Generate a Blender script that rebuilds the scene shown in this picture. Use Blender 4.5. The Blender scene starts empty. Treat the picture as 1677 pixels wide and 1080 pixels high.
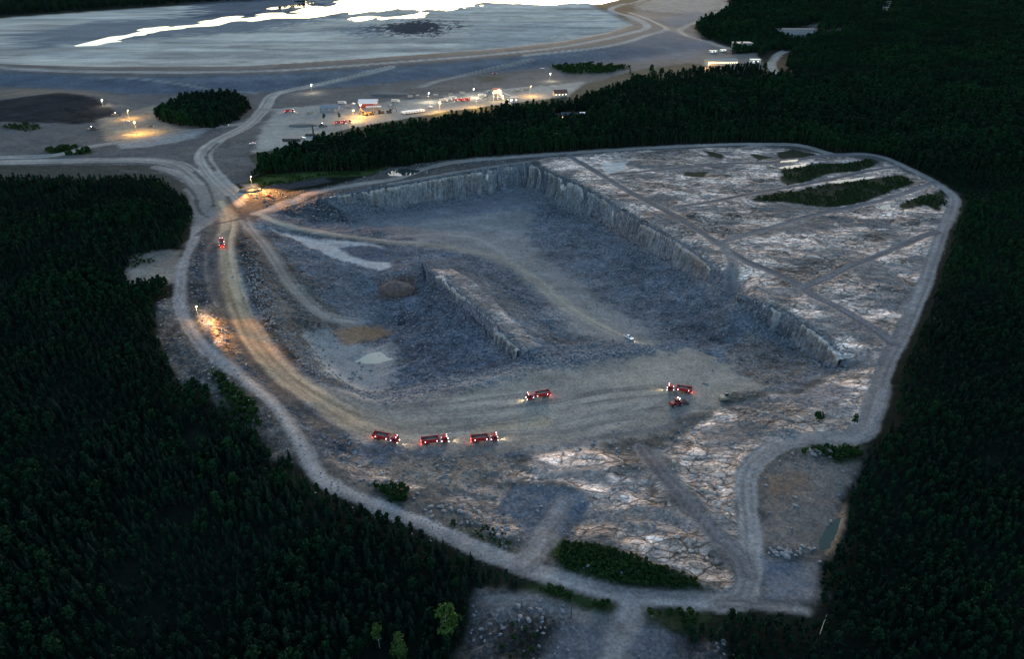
import bpy, bmesh, math, random
import numpy as np
from mathutils import Vector, Matrix
from mathutils.geometry import delaunay_2d_cdt

# =====================================================================
#  Open pit quarry at dusk, seen from the air.   +Y = away from the viewer
#  z = 0 is the level of the forest and of the quarry rim, unit = metre.
# =====================================================================
random.seed(7)
RNG = np.random.default_rng(11)
SC = bpy.context.scene
COL = SC.collection

# ---------------------------------------------------------------- survey
PW, PH = 1677.0, 1080.0
FPX = 1118.0
PITCH = math.radians(30.0)
CZ = 171.0
CT, ST = math.cos(PITCH), math.sin(PITCH)

def ray(px, py):
    u = (px - PW / 2) / FPX
    v = (PH / 2 - py) / FPX
    return u, CT + v * ST, -ST + v * CT

def P(px, py, z=0.0):
    d = ray(px, py)
    t = (z - CZ) / d[2]
    return d[0] * t, d[1] * t, z

def z_at(py, y):
    d = ray(0, py)
    return CZ + y / d[1] * d[2]

# ---------------------------------------------------------------- noise
def _hash(ix, iy, seed):
    h = (ix.astype(np.int64) * 374761393 + iy.astype(np.int64) * 668265263 + seed * 1442695041) & 0xFFFFFFFF
    h = ((h ^ (h >> 13)) * 1274126177) & 0xFFFFFFFF
    h = h ^ (h >> 16)
    return (h & 0xFFFF) / 65535.0

def vnoise(x, y, seed=0):
    ix = np.floor(x); iy = np.floor(y)
    fx = x - ix; fy = y - iy
    fx = fx * fx * (3 - 2 * fx); fy = fy * fy * (3 - 2 * fy)
    a = _hash(ix, iy, seed); b = _hash(ix + 1, iy, seed)
    c = _hash(ix, iy + 1, seed); d = _hash(ix + 1, iy + 1, seed)
    return (a * (1 - fx) + b * fx) * (1 - fy) + (c * (1 - fx) + d * fx) * fy

def fbm(x, y, octs=4, seed=0, gain=0.5):
    s = 0.0; a = 1.0; n = 0.0
    for o in range(octs):
        s = s + a * vnoise(x * 2 ** o + 17.3 * o, y * 2 ** o - 9.1 * o, seed + o * 31)
        n += a; a *= gain
    return s / n

def sstep(e0, e1, x):
    t = np.clip((x - e0) / (e1 - e0), 0, 1)
    return t * t * (3 - 2 * t)

# ---------------------------------------------------------------- height survey (TIN)
TV = []; TE = []
def pts(*a):
    for p in a:
        TV.append(P(*p))
def line(*a, closed=False):
    i0 = len(TV)
    for p in a:
        TV.append(P(*p))
    for i in range(len(a) - 1):
        TE.append((i0 + i, i0 + i + 1))
    if closed:
        TE.append((i0 + len(a) - 1, i0))
CLIFFS = []
def cliff(rows, dx=-1.0, dy=-1.2, join_last=False):
    """rows of (px, py of the top edge, z of the top edge, py of the foot)"""
    i0 = len(TV)
    top = [P(r[0], r[1], r[2]) for r in rows]
    foot = []
    for t, r in zip(top, rows):
        y = t[1] + dy
        foot.append((t[0] + dx, y, z_at(r[3], y)))
    TV.extend(top); TV.extend(foot)
    n = len(rows)
    for i in range(n - 1):
        TE.append((i0 + i, i0 + i + 1)); TE.append((i0 + n + i, i0 + n + i + 1))
    CLIFFS.append((top, foot))

# outer country
for x in (-4200, -1500, -500, 0, 500, 1500, 4200):
    TV.append((x, 40.0, 0.0)); TV.append((x, 9000.0, 30.0))
for y in (300, 900, 2000, 4500):
    TV.append((-4200.0, y, 0.0)); TV.append((4200.0, y, 20.0))
# forest around
pts((100, 700, 0), (50, 450, 1), (150, 330, 0), (300, 900, 0), (700, 1060, -1), (1500, 700, 0), (1600, 450, 0),
    (1650, 320, 1), (1500, 220, 2), (1300, 180, 2), (1100, 160, 1), (900, 205, 1), (700, 225, 1), (600, 250, 1),
    (1400, 120, 6), (1600, 150, 10), (1500, 60, 14), (1300, 60, 6), (1650, 40, 26), (1400, 10, 10), (1250, 30, 4))
# perimeter tracks
line((320, 388, .6), (298, 440, .8), (296, 500, .5), (328, 560, 0), (390, 612, 0), (450, 662, 0), (490, 720, 0),
     (522, 780, 0), (600, 822, 0), (700, 862, 0), (800, 907, 0), (900, 942, 0), (1000, 972, 0), (1089, 982, 0),
     (1178, 987, 0), (1249, 993, 0), (1320, 1002, 0))
line((930, 251, .5), (1050, 243, .5), (1180, 237, 1), (1240, 236, 1), (1307, 238, 1), (1366, 254, 1), (1410, 252, 1), (1447, 258, 1),
     (1484, 274, 1), (1521, 293, 1), (1562, 319, 1), (1562, 341, 1), (1544, 378, 1), (1529, 423, 1), (1514, 467, .7),
     (1495, 511, .5), (1477, 549, .3), (1451, 600, 0), (1431, 667, 0), (1418, 711, 0))
line((1391, 722, -.3), (1338, 720, -.5), (1284, 727, -.8), (1249, 747, -.8), (1227, 773, -.8), (1222, 804, -.6),
     (1227, 849, -.4), (1229, 893, -.2), (1227, 947, 0))
# junction and haul road down to the bench
line((352, 285, 0), (375, 310, 0), (400, 335, 0), (385, 360, -.5), (368, 400, -1), (375, 450, -2), (392, 510, -3),
     (425, 565, -4), (470, 615, -5), (540, 658, -6), (600, 685, -6.6), (650, 702, -7))
# edge of the haul road and bench above the west pit
line((405, 400, -1.4), (418, 460, -2.4), (440, 520, -3.5), (470, 568, -4.6), (510, 608, -5.6), (560, 640, -6.2), (600, 654, -6.6),
     (640, 659, -7), (700, 648, -7.5), (780, 628, -7.6), (856, 604, -8), (900, 596, -8.4), (950, 590, -9), (1005, 581, -10), (1050, 574, -11))
# foot of that edge, in the west pit
line((440, 440, -6), (462, 490, -9), (490, 545, -14), (525, 590, -18), (565, 622, -19), (600, 640, -19.5), (640, 642, -19.5), (700, 627, -19.5), (770, 608, -18.5), (815, 590, -18.0))
# ramp into the west pit
line((408, 372, -1.8), (440, 410, -5), (478, 468, -9.5), (515, 505, -13.5), (556, 528, -17))
pts((600, 590, -21), (690, 540, -20.2), (740, 575, -20), (650, 500, -20), (690, 480, -19), (580, 560, -20), (620, 540, -20.5),
    (560, 470, -14), (530, 440, -12), (500, 420, -9.5))
# north edge of the west pit
line((575, 447, -14), (620, 449, -13.2), (660, 446, -12.2), (700, 442, -10.5))
line((590, 478, -18), (630, 487, -19.5), (665, 474, -19.5), (700, 462, -19))
# sand strip and the ramp on to the main floor
line((420, 350, -1), (450, 362, -3.4), (490, 374, -6), (560, 386, -9.5), (640, 396, -13), (711, 401, -15.3), (793, 416, -17),
     (837, 430, -17), (881, 460, -16.5), (919, 497, -15.4), (970, 527, -14), (1030, 552, -12.6), (1062, 564, -12))
pts((460, 380, -6.5), (513, 395, -9.5), (560, 408, -11.5), (600, 425, -13.2), (630, 437, -13.5), (690, 420, -14.8))
pts((850, 330, -21.2), (760, 338, -20.6), (690, 348, -19), (620, 356, -16.5), (560, 362, -12.5), (510, 352, -7), (470, 345, -3.2),
    (900, 400, -20), (840, 380, -20), (1000, 450, -18), (1080, 500, -15.8), (1150, 520, -14.4), (1100, 545, -12.8),
    (1250, 562, -13), (1310, 588, -11.5), (1180, 560, -12.5), (1120, 572, -11), (1180, 600, -9), (1235, 628, -6.5), (1300, 625, -6))
# walls
cliff([(540, 322, -.3, 330), (560, 318, 0, 334), (600, 311, 0, 337), (640, 304, 0, 339), (690, 295, 0, 334), (740, 286, 0, 327), (800, 276, 0, 317), (862, 267, 0, 307)],
      dx=.3, dy=-2.0)
cliff([(872, 267, 0, 310), (905, 283, 0, 325), (945, 300, .5, 343), (985, 322, 1, 363), (1016, 342, 1, 385), (1050, 362, 1, 404),
       (1090, 383, 1, 424), (1130, 406, 1, 446), (1150, 422, .5, 455), (1166, 440, -1, 462)], dx=-1.6, dy=-1.2)
cliff([(1212, 481, .5, 499), (1245, 494, .5, 521), (1290, 512, .3, 551), (1340, 545, 0, 583), (1368, 569, -.8, 596), (1384, 588, -2.5, 601)], dx=-1.6, dy=-1.2)
pts((1185, 443, .3), (1200, 440, .5), (1192, 470, -6), (1200, 486, -10), (1213, 440, 1.2), (1230, 442, .8))
cliff([(722, 449, -9, 457), (748, 475, -8, 491), (774, 497, -8, 518), (807, 523, -8, 552), (830, 552, -8, 577), (852, 571, -8, 590)], dx=-1.0, dy=-1.0)
line((740, 446, -9.5), (767, 453, -9), (807, 490, -8.6), (852, 534, -8.4), (881, 566, -8.6))
line((763, 428, -15.5), (807, 456, -15.5), (852, 497, -14.6), (889, 534, -12.8), (920, 565, -11))
# bench and the ground south of it
pts((640, 690, -7), (713, 722, -7), (794, 720, -7), (880, 655, -7.6), (1000, 640, -8.2), (1112, 645, -8), (1050, 600, -10), (1180, 645, -7),
    (900, 620, -8), (700, 690, -7), (900, 700, -6.5), (1050, 690, -6.5), (960, 735, -5), (1130, 690, -5.5), (1210, 660, -4.5), (1260, 690, -2.2),
    (560, 705, -3.5), (560, 742, -2), (640, 765, -3), (740, 780, -3.5), (830, 775, -3.5), (900, 775, -2.4), (1000, 765, -1.6), (1060, 740, -4.5),
    (1000, 830, -.8), (950, 850, -2.2), (900, 830, -2.6), (820, 850, -1.8), (740, 840, -1), (1100, 900, .2), (1150, 930, .2), (1010, 880, .3),
    (1120, 760, -2), (1180, 800, -.8), (1290, 790, -1), (1340, 830, -1.2), (1300, 890, -1), (1350, 880, -1.9), (1370, 865, -1.9), (1290, 950, -.5),
    (1330, 680, -.5), (1390, 650, 0), (1340, 640, -2), (1380, 615, -1.5))
pts((345, 530, 2.2), (362, 552, 2.0), (378, 575, 1.0), (340, 450, -.6), (345, 500, .2), (425, 625, -2), (500, 690, -3.5), (452, 625, -4))
# country north of the pit
pts((655, 282, -.6), (600, 292, .3), (500, 300, -1.2), (450, 300, -1.5), (440, 292, 1.4), (500, 285, 1.6), (412, 306, 1.8), (470, 318, -.2),
    (200, 265, 0), (330, 225, 0), (230, 215, 1), (450, 200, 0), (650, 180, 1), (800, 160, 2), (150, 225, 0), (330, 190, .5))
# spoil mound on the left
line((-60, 172, 4), (0, 163, 7), (50, 156, 10), (100, 151, 12), (150, 157, 9), (178, 172, 4), (196, 186, 1))
line((-60, 198, 0), (0, 199, 0), (60, 202, 0), (130, 203, 0), (205, 196, .5))
line((-60, 150, 2), (40, 146, 3), (110, 145, 3.4), (170, 150, 3), (220, 168, 1))
# dam of the settling basin
ZB = 9.0
line((-350, 92, 12), (0, 118, 12), (200, 125, 12), (450, 121, 12), (700, 104, 12), (860, 91, 12), (1000, 75, 12), (1055, 60, 12), (1088, 47, 12), (1060, 32, 12), (1010, 16, 12), (1050, 4, 12), (1150, -22, 12))
line((-350, 84, 12), (0, 106, 12), (150, 112, 12), (400, 111, 12), (640, 96, 12), (800, 84, 12), (920, 71, 12), (1003, 55, 12), (1042, 40, 12), (1012, 22, 12), (980, 10, 12), (1040, -4, 12), (1120, -26, 12))
line((-350, 82, ZB), (0, 104, ZB), (150, 109, ZB), (400, 108, ZB), (640, 93, ZB), (800, 81, ZB), (920, 68, ZB), (998, 53, ZB), (1034, 40, ZB), (1004, 23, ZB), (968, 10, ZB), (1030, -6, ZB), (1110, -28, ZB))
line((-350, 110, 2), (0, 140, 2), (200, 152, 2), (330, 154, 1.5), (450, 149, 1.5), (600, 138, 2), (760, 122, 2), (900, 108, 2), (1030, 96, 2), (1120, 84, 2), (1170, 76, 2), (1120, 50, 2), (1130, 30, 3), (1160, 0, 4), (1240, -22, 4))
pts((200, 60, ZB), (500, 50, ZB), (800, 40, ZB), (400, 10, ZB), (700, 10, ZB), (600, -25, ZB), (900, -25, ZB), (690, 44, ZB + 2.2), (650, 50, ZB), (740, 52, ZB))
line((-300, 48, ZB + 3), (0, 26, ZB + 3), (180, 14, ZB + 3), (330, 4, ZB + 3), (500, -4, ZB + 3), (560, -30, ZB + 3))
line((-300, 52, ZB), (0, 30, ZB), (180, 17, ZB), (330, 7, ZB), (500, -1, ZB), (590, -30, ZB))

def build_tin():
    v2 = [Vector((p[0], p[1])) for p in TV]
    ov, oe, of, ovi, oei, ofi = delaunay_2d_cdt(v2, TE, [], 0, 0.05)
    ox = np.array([(v.x, v.y) for v in ov])
    z = np.zeros(len(ov))
    tv = np.array(TV)
    for i, src in enumerate(ovi):
        if src:
            z[i] = np.mean([TV[s][2] for s in src])
        else:
            d = np.hypot(tv[:, 0] - ox[i, 0], tv[:, 1] - ox[i, 1]) + .1
            k = np.argsort(d)[:4]
            z[i] = np.sum(tv[k, 2] / d[k]) / np.sum(1 / d[k])
    return ox, z, [tuple(f) for f in of]

# ---------------------------------------------------------------- survey grid
def grow(start, end, step, rate, cap):
    out = []; p = start
    while p < end:
        step = min(step * rate, cap); p += step; out.append(p)
    return out
xc = list(np.arange(-400, 350.1, 1.0))
xl = [-400 - (v) for v in grow(0, 3800, 1.0, 1.05, 60)][::-1]
xr = [350 + (v) for v in grow(0, 3800, 1.0, 1.05, 60)]
GX = np.array(xl + xc + xr)
yc = list(np.arange(96, 640.1, 1.0))
GY = np.array(yc + [640 + v for v in grow(0, 7500, 1.0, 1.013, 90)])
NX, NY = len(GX), len(GY)
XX, YY = np.meshgrid(GX, GY)

ox, oz, ofc = build_tin()
ZZ = np.zeros((NY, NX))
for f in ofc:
    if len(f) != 3:
        continue
    a, b, c = ox[f[0]], ox[f[1]], ox[f[2]]
    i0, i1 = np.searchsorted(GX, [min(a[0], b[0], c[0]), max(a[0], b[0], c[0])])
    j0, j1 = np.searchsorted(GY, [min(a[1], b[1], c[1]), max(a[1], b[1], c[1])])
    if i1 <= i0 or j1 <= j0:
        continue
    den = (b[1] - c[1]) * (a[0] - c[0]) + (c[0] - b[0]) * (a[1] - c[1])
    if abs(den) < 1e-9:
        continue
    sx = XX[j0:j1, i0:i1]; sy = YY[j0:j1, i0:i1]
    w0 = ((b[1] - c[1]) * (sx - c[0]) + (c[0] - b[0]) * (sy - c[1])) / den
    w1 = ((c[1] - a[1]) * (sx - c[0]) + (a[0] - c[0]) * (sy - c[1])) / den
    w2 = 1 - w0 - w1
    m = (w0 >= -1e-6) & (w1 >= -1e-6) & (w2 >= -1e-6)
    zz = w0 * oz[f[0]] + w1 * oz[f[1]] + w2 * oz[f[2]]
    sub = ZZ[j0:j1, i0:i1]; sub[m] = zz[m]

def blur(A, n):
    for _ in range(n):
        B = np.pad(A, 1, mode='edge')
        A = (B[:-2, 1:-1] + B[2:, 1:-1] + B[1:-1, :-2] + B[1:-1, 2:] + 4 * A) / 8
    return A
# soften everything but the walls
gy_, gx_ = np.gradient(ZZ, GY, GX)
steep0 = np.hypot(gx_, gy_)
ZS = blur(ZZ, 14)
keep = blur((steep0 > 1.5).astype(float), 2)
keep = np.clip(keep * 2.5, 0, 1)
ZZ = ZZ * keep + ZS * (1 - keep)
ZBASE = ZZ.copy()

def samp(A, x, y):
    x = np.atleast_1d(np.asarray(x, float)); y = np.atleast_1d(np.asarray(y, float))
    i = np.clip(np.searchsorted(GX, x) - 1, 0, NX - 2); j = np.clip(np.searchsorted(GY, y) - 1, 0, NY - 2)
    fx = np.clip((x - GX[i]) / (GX[i + 1] - GX[i]), 0, 1); fy = np.clip((y - GY[j]) / (GY[j + 1] - GY[j]), 0, 1)
    return (A[j, i] * (1 - fx) + A[j, i + 1] * fx) * (1 - fy) + (A[j + 1, i] * (1 - fx) + A[j + 1, i + 1] * fx) * fy

TS = np.concatenate([np.linspace(100, 1400, 1600), np.linspace(1402, 9000, 900)])
def hit(px, py, A=None):
    A = ZBASE if A is None else A
    d = ray(px, py)
    xs = d[0] * TS; ys = d[1] * TS; zs = CZ + d[2] * TS
    g = samp(A, xs, ys)
    k = np.nonzero(zs <= g)[0]
    if len(k) == 0:
        return P(px, py, 0)
    k = max(k[0], 1)
    a0 = zs[k - 1] - g[k - 1]; a1 = zs[k] - g[k]
    f = a0 / (a0 - a1)
    t = TS[k - 1] + f * (TS[k] - TS[k - 1])
    return d[0] * t, d[1] * t, CZ + d[2] * t
def gz(x, y):
    return float(samp(ZZ, x, y)[0])
# ---------------------------------------------------------------- surface survey: what lies where
ALB = np.zeros((NY, NX, 3)); ROCK = np.zeros((NY, NX)); RUB = np.zeros((NY, NX)); CLR = np.zeros((NY, NX)); GLS = np.zeros((NY, NX))
CLS = np.zeros((NY, NX), np.int8)
CLASSES = ['ground', 'gravel_road', 'quarry_floor', 'quarry_wall', 'bedrock', 'settling_basin', 'dam']
N1 = fbm(XX / 9, YY / 9, 4, 1); N2 = fbm(XX / 30, YY / 30, 4, 2); N3 = fbm(XX / 2.7, YY / 2.7, 3, 3); NF = fbm(XX / 90, YY / 160, 4, 5)
FARK = np.clip((YY - 640) / 160, 0, 12)

def inside_sd(poly):
    """signed distance (inside positive) to a polygon, and the grid window it was taken in"""
    p = np.array(poly); m = 14 + 40 * (p[:, 1].max() > 700)
    i0, i1 = np.searchsorted(GX, [p[:, 0].min() - m, p[:, 0].max() + m])
    j0, j1 = np.searchsorted(GY, [p[:, 1].min() - m, p[:, 1].max() + m])
    x = XX[j0:j1, i0:i1]; y = YY[j0:j1, i0:i1]
    d2 = np.full(x.shape, 1e12); ins = np.zeros(x.shape, bool)
    n = len(p)
    for k in range(n):
        ax, ay = p[k]; bx, by = p[(k + 1) % n]
        ex, ey = bx - ax, by - ay
        L = ex * ex + ey * ey + 1e-9
        t = np.clip(((x - ax) * ex + (y - ay) * ey) / L, 0, 1)
        d2 = np.minimum(d2, (x - ax - t * ex) ** 2 + (y - ay - t * ey) ** 2)
        c = (ay > y) != (by > y)
        with np.errstate(divide='ignore', invalid='ignore'):
            xi = ax + (y - ay) * ex / (ey if abs(ey) > 1e-9 else 1e-9)
        ins ^= c & (x < xi)
    d = np.sqrt(d2)
    return np.where(ins, d, -d), (slice(j0, j1), slice(i0, i1))

def W(px):
    return [hit(a, b)[:2] for a, b in px]

def put(m, s, col, rock=None, rub=None, clr=None, cls=None, gls=None):
    mm = m[..., None]
    ALB[s] = ALB[s] * (1 - mm) + np.array(col) * mm
    for A, v in ((ROCK, rock), (RUB, rub), (CLR, clr), (GLS, gls)):
        if v is not None:
            A[s] = A[s] * (1 - m) + v * m
    if cls is not None:
        c = CLS[s]; c[m > .5] = CLASSES.index(cls)

def area(px, col, soft=2.0, rag=3.0, op=1.0, grow=0.0, **kw):
    sd, s = inside_sd(W(px))
    k = 1 + FARK[s] * .5
    m = sstep(-soft, soft, sd / k + grow + rag * ((N1[s] - .5) * 2 + (N3[s] - .5) * .8)) * op
    put(m, s, col, **kw)
    return m, s

def smooth_line(p, step=3.0):
    p = [np.array(q) for q in p]
    p = [2 * p[0] - p[1]] + p + [2 * p[-1] - p[-2]]
    out = []
    for i in range(1, len(p) - 2):
        n = max(2, int(np.hypot(*(p[i + 1] - p[i])) / step))
        for k in range(n):
            t = k / n
            out.append(.5 * (2 * p[i] + (p[i + 1] - p[i - 1]) * t + (2 * p[i - 1] - 5 * p[i] + 4 * p[i + 1] - p[i + 2]) * t * t + (3 * p[i] - p[i - 1] - 3 * p[i + 1] + p[i + 2]) * t ** 3))
    out.append(p[-2])
    return out

def window(q, m):
    q = np.array(q)
    i0, i1 = np.searchsorted(GX, [q[:, 0].min() - m, q[:, 0].max() + m])
    j0, j1 = np.searchsorted(GY, [q[:, 1].min() - m, q[:, 1].max() + m])
    return slice(j0, j1), slice(i0, i1)

def line_dist(q, reach, s):
    gx = GX[s[1]]; gy = GY[s[0]]
    D = np.full((len(gy), len(gx)), 1e6); A = np.zeros_like(D); S = np.zeros_like(D); run = 0.0
    for a, b in zip(q[:-1], q[1:]):
        i0, i1 = np.searchsorted(gx, [min(a[0], b[0]) - reach, max(a[0], b[0]) + reach])
        j0, j1 = np.searchsorted(gy, [min(a[1], b[1]) - reach, max(a[1], b[1]) + reach])
        e = b - a; L = float(e @ e) + 1e-9
        if i1 > i0 and j1 > j0:
            x = gx[None, i0:i1] - a[0]; y = gy[j0:j1, None] - a[1]
            t = np.clip((x * e[0] + y * e[1]) / L, 0, 1)
            d = np.hypot(x - t * e[0], y - t * e[1])
            sg = np.sign(x * e[1] - y * e[0])
            dd = D[j0:j1, i0:i1]; m = d < dd
            dd[m] = d[m]; A[j0:j1, i0:i1][m] = (d * sg)[m]; S[j0:j1, i0:i1][m] = (run + t * math.sqrt(L))[m]
        run += math.sqrt(L)
    return D, A, S, run

ROADD = np.full((NY, NX), 1e6)
_rs = [0]
def road(px, width, col, soft=.8, op=1.0, ruts=.36, rag=1.0, cls='gravel_road', keepdist=True, taper=False):
    q = smooth_line([np.array(v) for v in W(px)])
    hw = width / 2
    s = window(q, hw + 14)
    D, A, S, tot = line_dist(q, hw + 14, s)
    _rs[0] += 7
    k = 1 + FARK[s] * .25
    w = hw + rag * ((N1[s] - .5) * 2.2 + (N3[s] - .5))
    o = op
    if taper:
        o = op * np.clip(S / 20, 0, 1) * np.clip((tot - S) / (tot * .3), 0, 1)
    m = sstep(soft, -soft, (D - w) / k) * o
    rut = (vnoise(A * .75 + _rs[0], S * .012, _rs[0]) - .5) * 2 * ruts + (vnoise(A * 1.9, S * .02 + 9, _rs[0] + 1) - .5) * ruts
    c = np.array(col)[None, None, :] * (1 + rut)[..., None]
    put(m, s, c, rock=0, rub=.06, clr=1, cls=cls)
    if keepdist:
        ROADD[s] = np.minimum(ROADD[s], np.maximum(D - hw, 0))
    return m

C_FOREST = (.009, .013, .0095); C_SOIL = (.078, .075, .072); C_RUB = (.112, .121, .138); C_DIRT = (.215, .203, .18)
C_ROAD = (.235, .22, .205); C_ROCK = (.36, .33, .31); C_GRASS = (.018, .034, .014); C_BROWN = (.15, .118, .092)
C_SAND = (.38, .375, .36); C_BLUE = (.092, .106, .13); C_DARK = (.06, .064, .068)

# --- base: forest floor
ALB[:] = np.array(C_FOREST) * (.7 + .6 * N2[..., None])
# --- works country in the north
area([(-300, 92), (0, 104), (400, 108), (700, 90), (920, 66), (1000, 48), (1060, 4), (1150, -25), (1190, -20), (1190, 10), (1130, 40), (1150, 62), (1200, 80), (1190, 108), (1130, 104), (1060, 112), (960, 138), (930, 160),
      (830, 172), (750, 184), (640, 200), (560, 215), (480, 244), (430, 262), (412, 300), (300, 300), (240, 282), (0, 282), (-300, 290)], (.098, .097, .099), soft=3, rag=4, rub=.35, clr=1)
area([(-300, 110), (0, 119), (200, 126), (450, 122), (700, 105), (860, 92), (1000, 76), (1090, 47), (1125, 52), (1170, 76), (1130, 98), (1040, 100), (900, 112), (760, 124), (600, 140), (450, 150), (330, 155), (200, 153), (0, 141), (-300, 130)],
     (.092, .108, .135), soft=3, rag=2, rub=.3, clr=1, cls='dam')
area([(250, 128), (460, 124), (700, 108), (860, 95), (1000, 80), (1000, 84), (860, 100), (760, 112), (640, 122), (450, 132), (260, 136)], (.15, .16, .18), op=.6, soft=4, rag=4)
sd, s = inside_sd(W([(-420, 110), (0, 119), (450, 122), (860, 92), (1000, 76), (1100, 47), (1075, 30), (1030, 16), (1060, 4), (1160, -24), (1110, -34), (590, -34), (510, -3), (330, 5), (180, 15), (0, 28), (-420, 52)]))
CLR[s] = np.maximum(CLR[s], sd > -30)
# settling basin
area([(-350, 82), (0, 104), (150, 109), (400, 108), (640, 93), (800, 81), (920, 68), (998, 53), (1034, 40), (1004, 23), (968, 10), (1030, -6), (1110, -28), (590, -31), (500, -1), (330, 7), (180, 17), (0, 30), (-300, 52)],
     (.42, .40, .355), soft=3, rag=0, rock=0, rub=0, clr=1, cls='settling_basin', gls=1)
GLSB = GLS.copy()
st1 = fbm(XX / 160, YY / 34, 5, 41); st2 = fbm(XX / 420, YY / 70, 4, 42); st3 = fbm(XX / 36, YY / 14, 4, 43)
dk = sstep(.43, .60, st1 * .65 + st2 * .35) * GLSB * .6
ALB *= (1 - dk[..., None] * np.array([.60, .56, .50]))
ALB *= (1 + GLSB * (st3 - .5) * .5)[..., None]
lt = sstep(.5, .62, fbm(XX / 220, YY / 60, 5, 44)) * GLSB * .5
ALB += lt[..., None] * np.array([.16, .17, .165])
for px_, col_, op_ in (([(600, 46), (640, 38), (690, 33), (735, 38), (742, 48), (700, 58), (650, 57), (610, 53)], (.055, .055, .065), 1),
                       ([(0, 60), (160, 34), (330, 26), (520, 14), (600, 18), (420, 50), (200, 66), (60, 78)], (.12, .14, .17), .8),
                       ([(330, 4), (520, -6), (560, 6), (440, 26), (300, 30)], (.075, .09, .12), .85),
                       ([(540, 48), (600, 42), (640, 60), (600, 62)], (.16, .18, .21), .6),
                       ([(745, 50), (880, 40), (1000, 48), (900, 66), (790, 78)], (.24, .26, .275), .5)):
    area(px_, col_, soft=5, rag=22, op=op_)
# crest tracks
road([(-300, 88), (0, 111), (200, 118), (430, 116), (660, 101), (820, 88), (930, 75), (1015, 58), (1060, 44), (1036, 28), (1000, 15), (1045, 0), (1130, -24)], 17, (.225, .225, .225), ruts=.25)
road([(-300, 80), (0, 103), (150, 108.5), (400, 107.5), (640, 92.5), (800, 80.5), (920, 67.5), (1000, 52.5)], 4, (.33, .34, .34), ruts=.1, keepdist=False, cls=None)
road([(860, 91), (1000, 74), (1062, 57), (1092, 47), (1066, 33), (1030, 20)], 13, (.25, .245, .235))
area([(1050, 2), (1150, -22), (1190, -18), (1186, 12), (1150, 22), (1080, 20), (1040, 12)], (.22, .2, .185), soft=5, rag=5, clr=1)
area([(1082, 30), (1140, 18), (1165, 26), (1128, 40), (1100, 44)], (.1, .12, .15), soft=5, rag=4, clr=1)
road([(1186, 4), (1184, 14), (1161, 28), (1130, 40), (1113, 49), (1124, 58), (1154, 67), (1180, 76), (1200, 80)], 14, (.25, .235, .21))
# far forest tracks
for px_, w_ in (([(1284, 84), (1272, 92), (1264, 104), (1266, 114), (1274, 123)], 13), ([(1356, 57), (1372, 50), (1400, 42)], 10), ([(1442, 24), (1452, 14), (1455, 0)], 10),
                ([(1382, 184), (1400, 191), (1440, 207), (1452, 211)], 8), ([(1272, 51), (1300, 53), (1330, 50)], 12), ([(1348, 200), (1372, 203)], 6)):
    road(px_, w_, (.21, .205, .19))
area([(1275, 50), (1310, 50), (1345, 36), (1330, 62), (1300, 68), (1280, 62)], (.08, .08, .08), soft=6, rag=6, clr=1)
# yard
area([(412, 252), (430, 210), (455, 178), (520, 172), (600, 170), (700, 160), (800, 148), (900, 140), (955, 134), (935, 160), (830, 172), (750, 184), (640, 202), (560, 217), (480, 246)], (.27, .262, .24), soft=3, rag=4, clr=1, rub=.05)
area([(560, 180), (640, 176), (640, 196), (570, 204)], (.32, .285, .235), soft=4, rag=4, op=.7)
for px_ in ([(450, 166), (600, 158), (760, 140), (900, 128)], [(560, 160), (660, 152), (780, 140)], [(470, 158), (560, 153), (700, 142)]):
    road(px_, 11, (.095, .10, .105), op=.6, ruts=.3, soft=4, cls=None, keepdist=False)
# felled margins in front of the yard and below the west road
area([(405, 255), (430, 248), (480, 240), (560, 213), (640, 198), (750, 180), (830, 170), (930, 158), (955, 140), (1060, 112), (1130, 104), (1190, 106), (1200, 118), (1130, 120), (1064, 128), (985, 154), (940, 172), (830, 185), (750, 195), (640, 213), (560, 229), (480, 256), (420, 272)], (.04, .045, .035), soft=2, rag=2, clr=1)
area([(-300, 272), (240, 270), (300, 300), (318, 330), (300, 325), (270, 302), (235, 296), (-300, 296)], (.05, .05, .045), soft=2, rag=2, clr=1)
area([(905, 186), (990, 180), (995, 192), (910, 202)], (.06, .055, .05), soft=2, rag=1, clr=1)
area([(1150, 92), (1240, 86), (1250, 112), (1150, 116)], (.12, .115, .11), soft=2, rag=1, clr=1)
# west: mound, sand
area([(-60, 172), (0, 164), (50, 157), (100, 152), (150, 158), (178, 173), (196, 187), (205, 196), (130, 203), (60, 202), (0, 199), (-60, 198)], (.022, .022, .025), soft=2, rag=3, rub=1, clr=1)
area([(-60, 150), (0, 146), (60, 144), (100, 150), (40, 156), (-60, 166)], (.13, .11, .095), soft=4, rag=4, rub=.5, clr=1)
area([(160, 196), (210, 184), (255, 172), (262, 196), (290, 210), (330, 214), (260, 232), (175, 230)], (.235, .205, .165), soft=4, rag=3, clr=1)
area([(190, 215), (230, 209), (275, 214), (262, 226), (205, 228)], (.36, .29, .19), soft=3, rag=2, clr=1)
area([(185, 232), (250, 228), (300, 218), (340, 212), (318, 226), (250, 240), (200, 244)], (.25, .25, .245), soft=4, rag=3, clr=1)
area([(75, 246), (100, 240), (145, 241), (150, 252), (85, 256)], C_GRASS, soft=2, rag=3)
area([(0, 208), (40, 200), (75, 210), (40, 216)], (.04, .045, .03), soft=2, rag=3)
area([(900, 108), (970, 104), (1035, 110), (1000, 120), (930, 122)], (.035, .05, .03), soft=4, rag=3, cls='ground')
area([(780, 126), (830, 124), (820, 133), (790, 134)], (.06, .068, .05), soft=4, rag=3)
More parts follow.
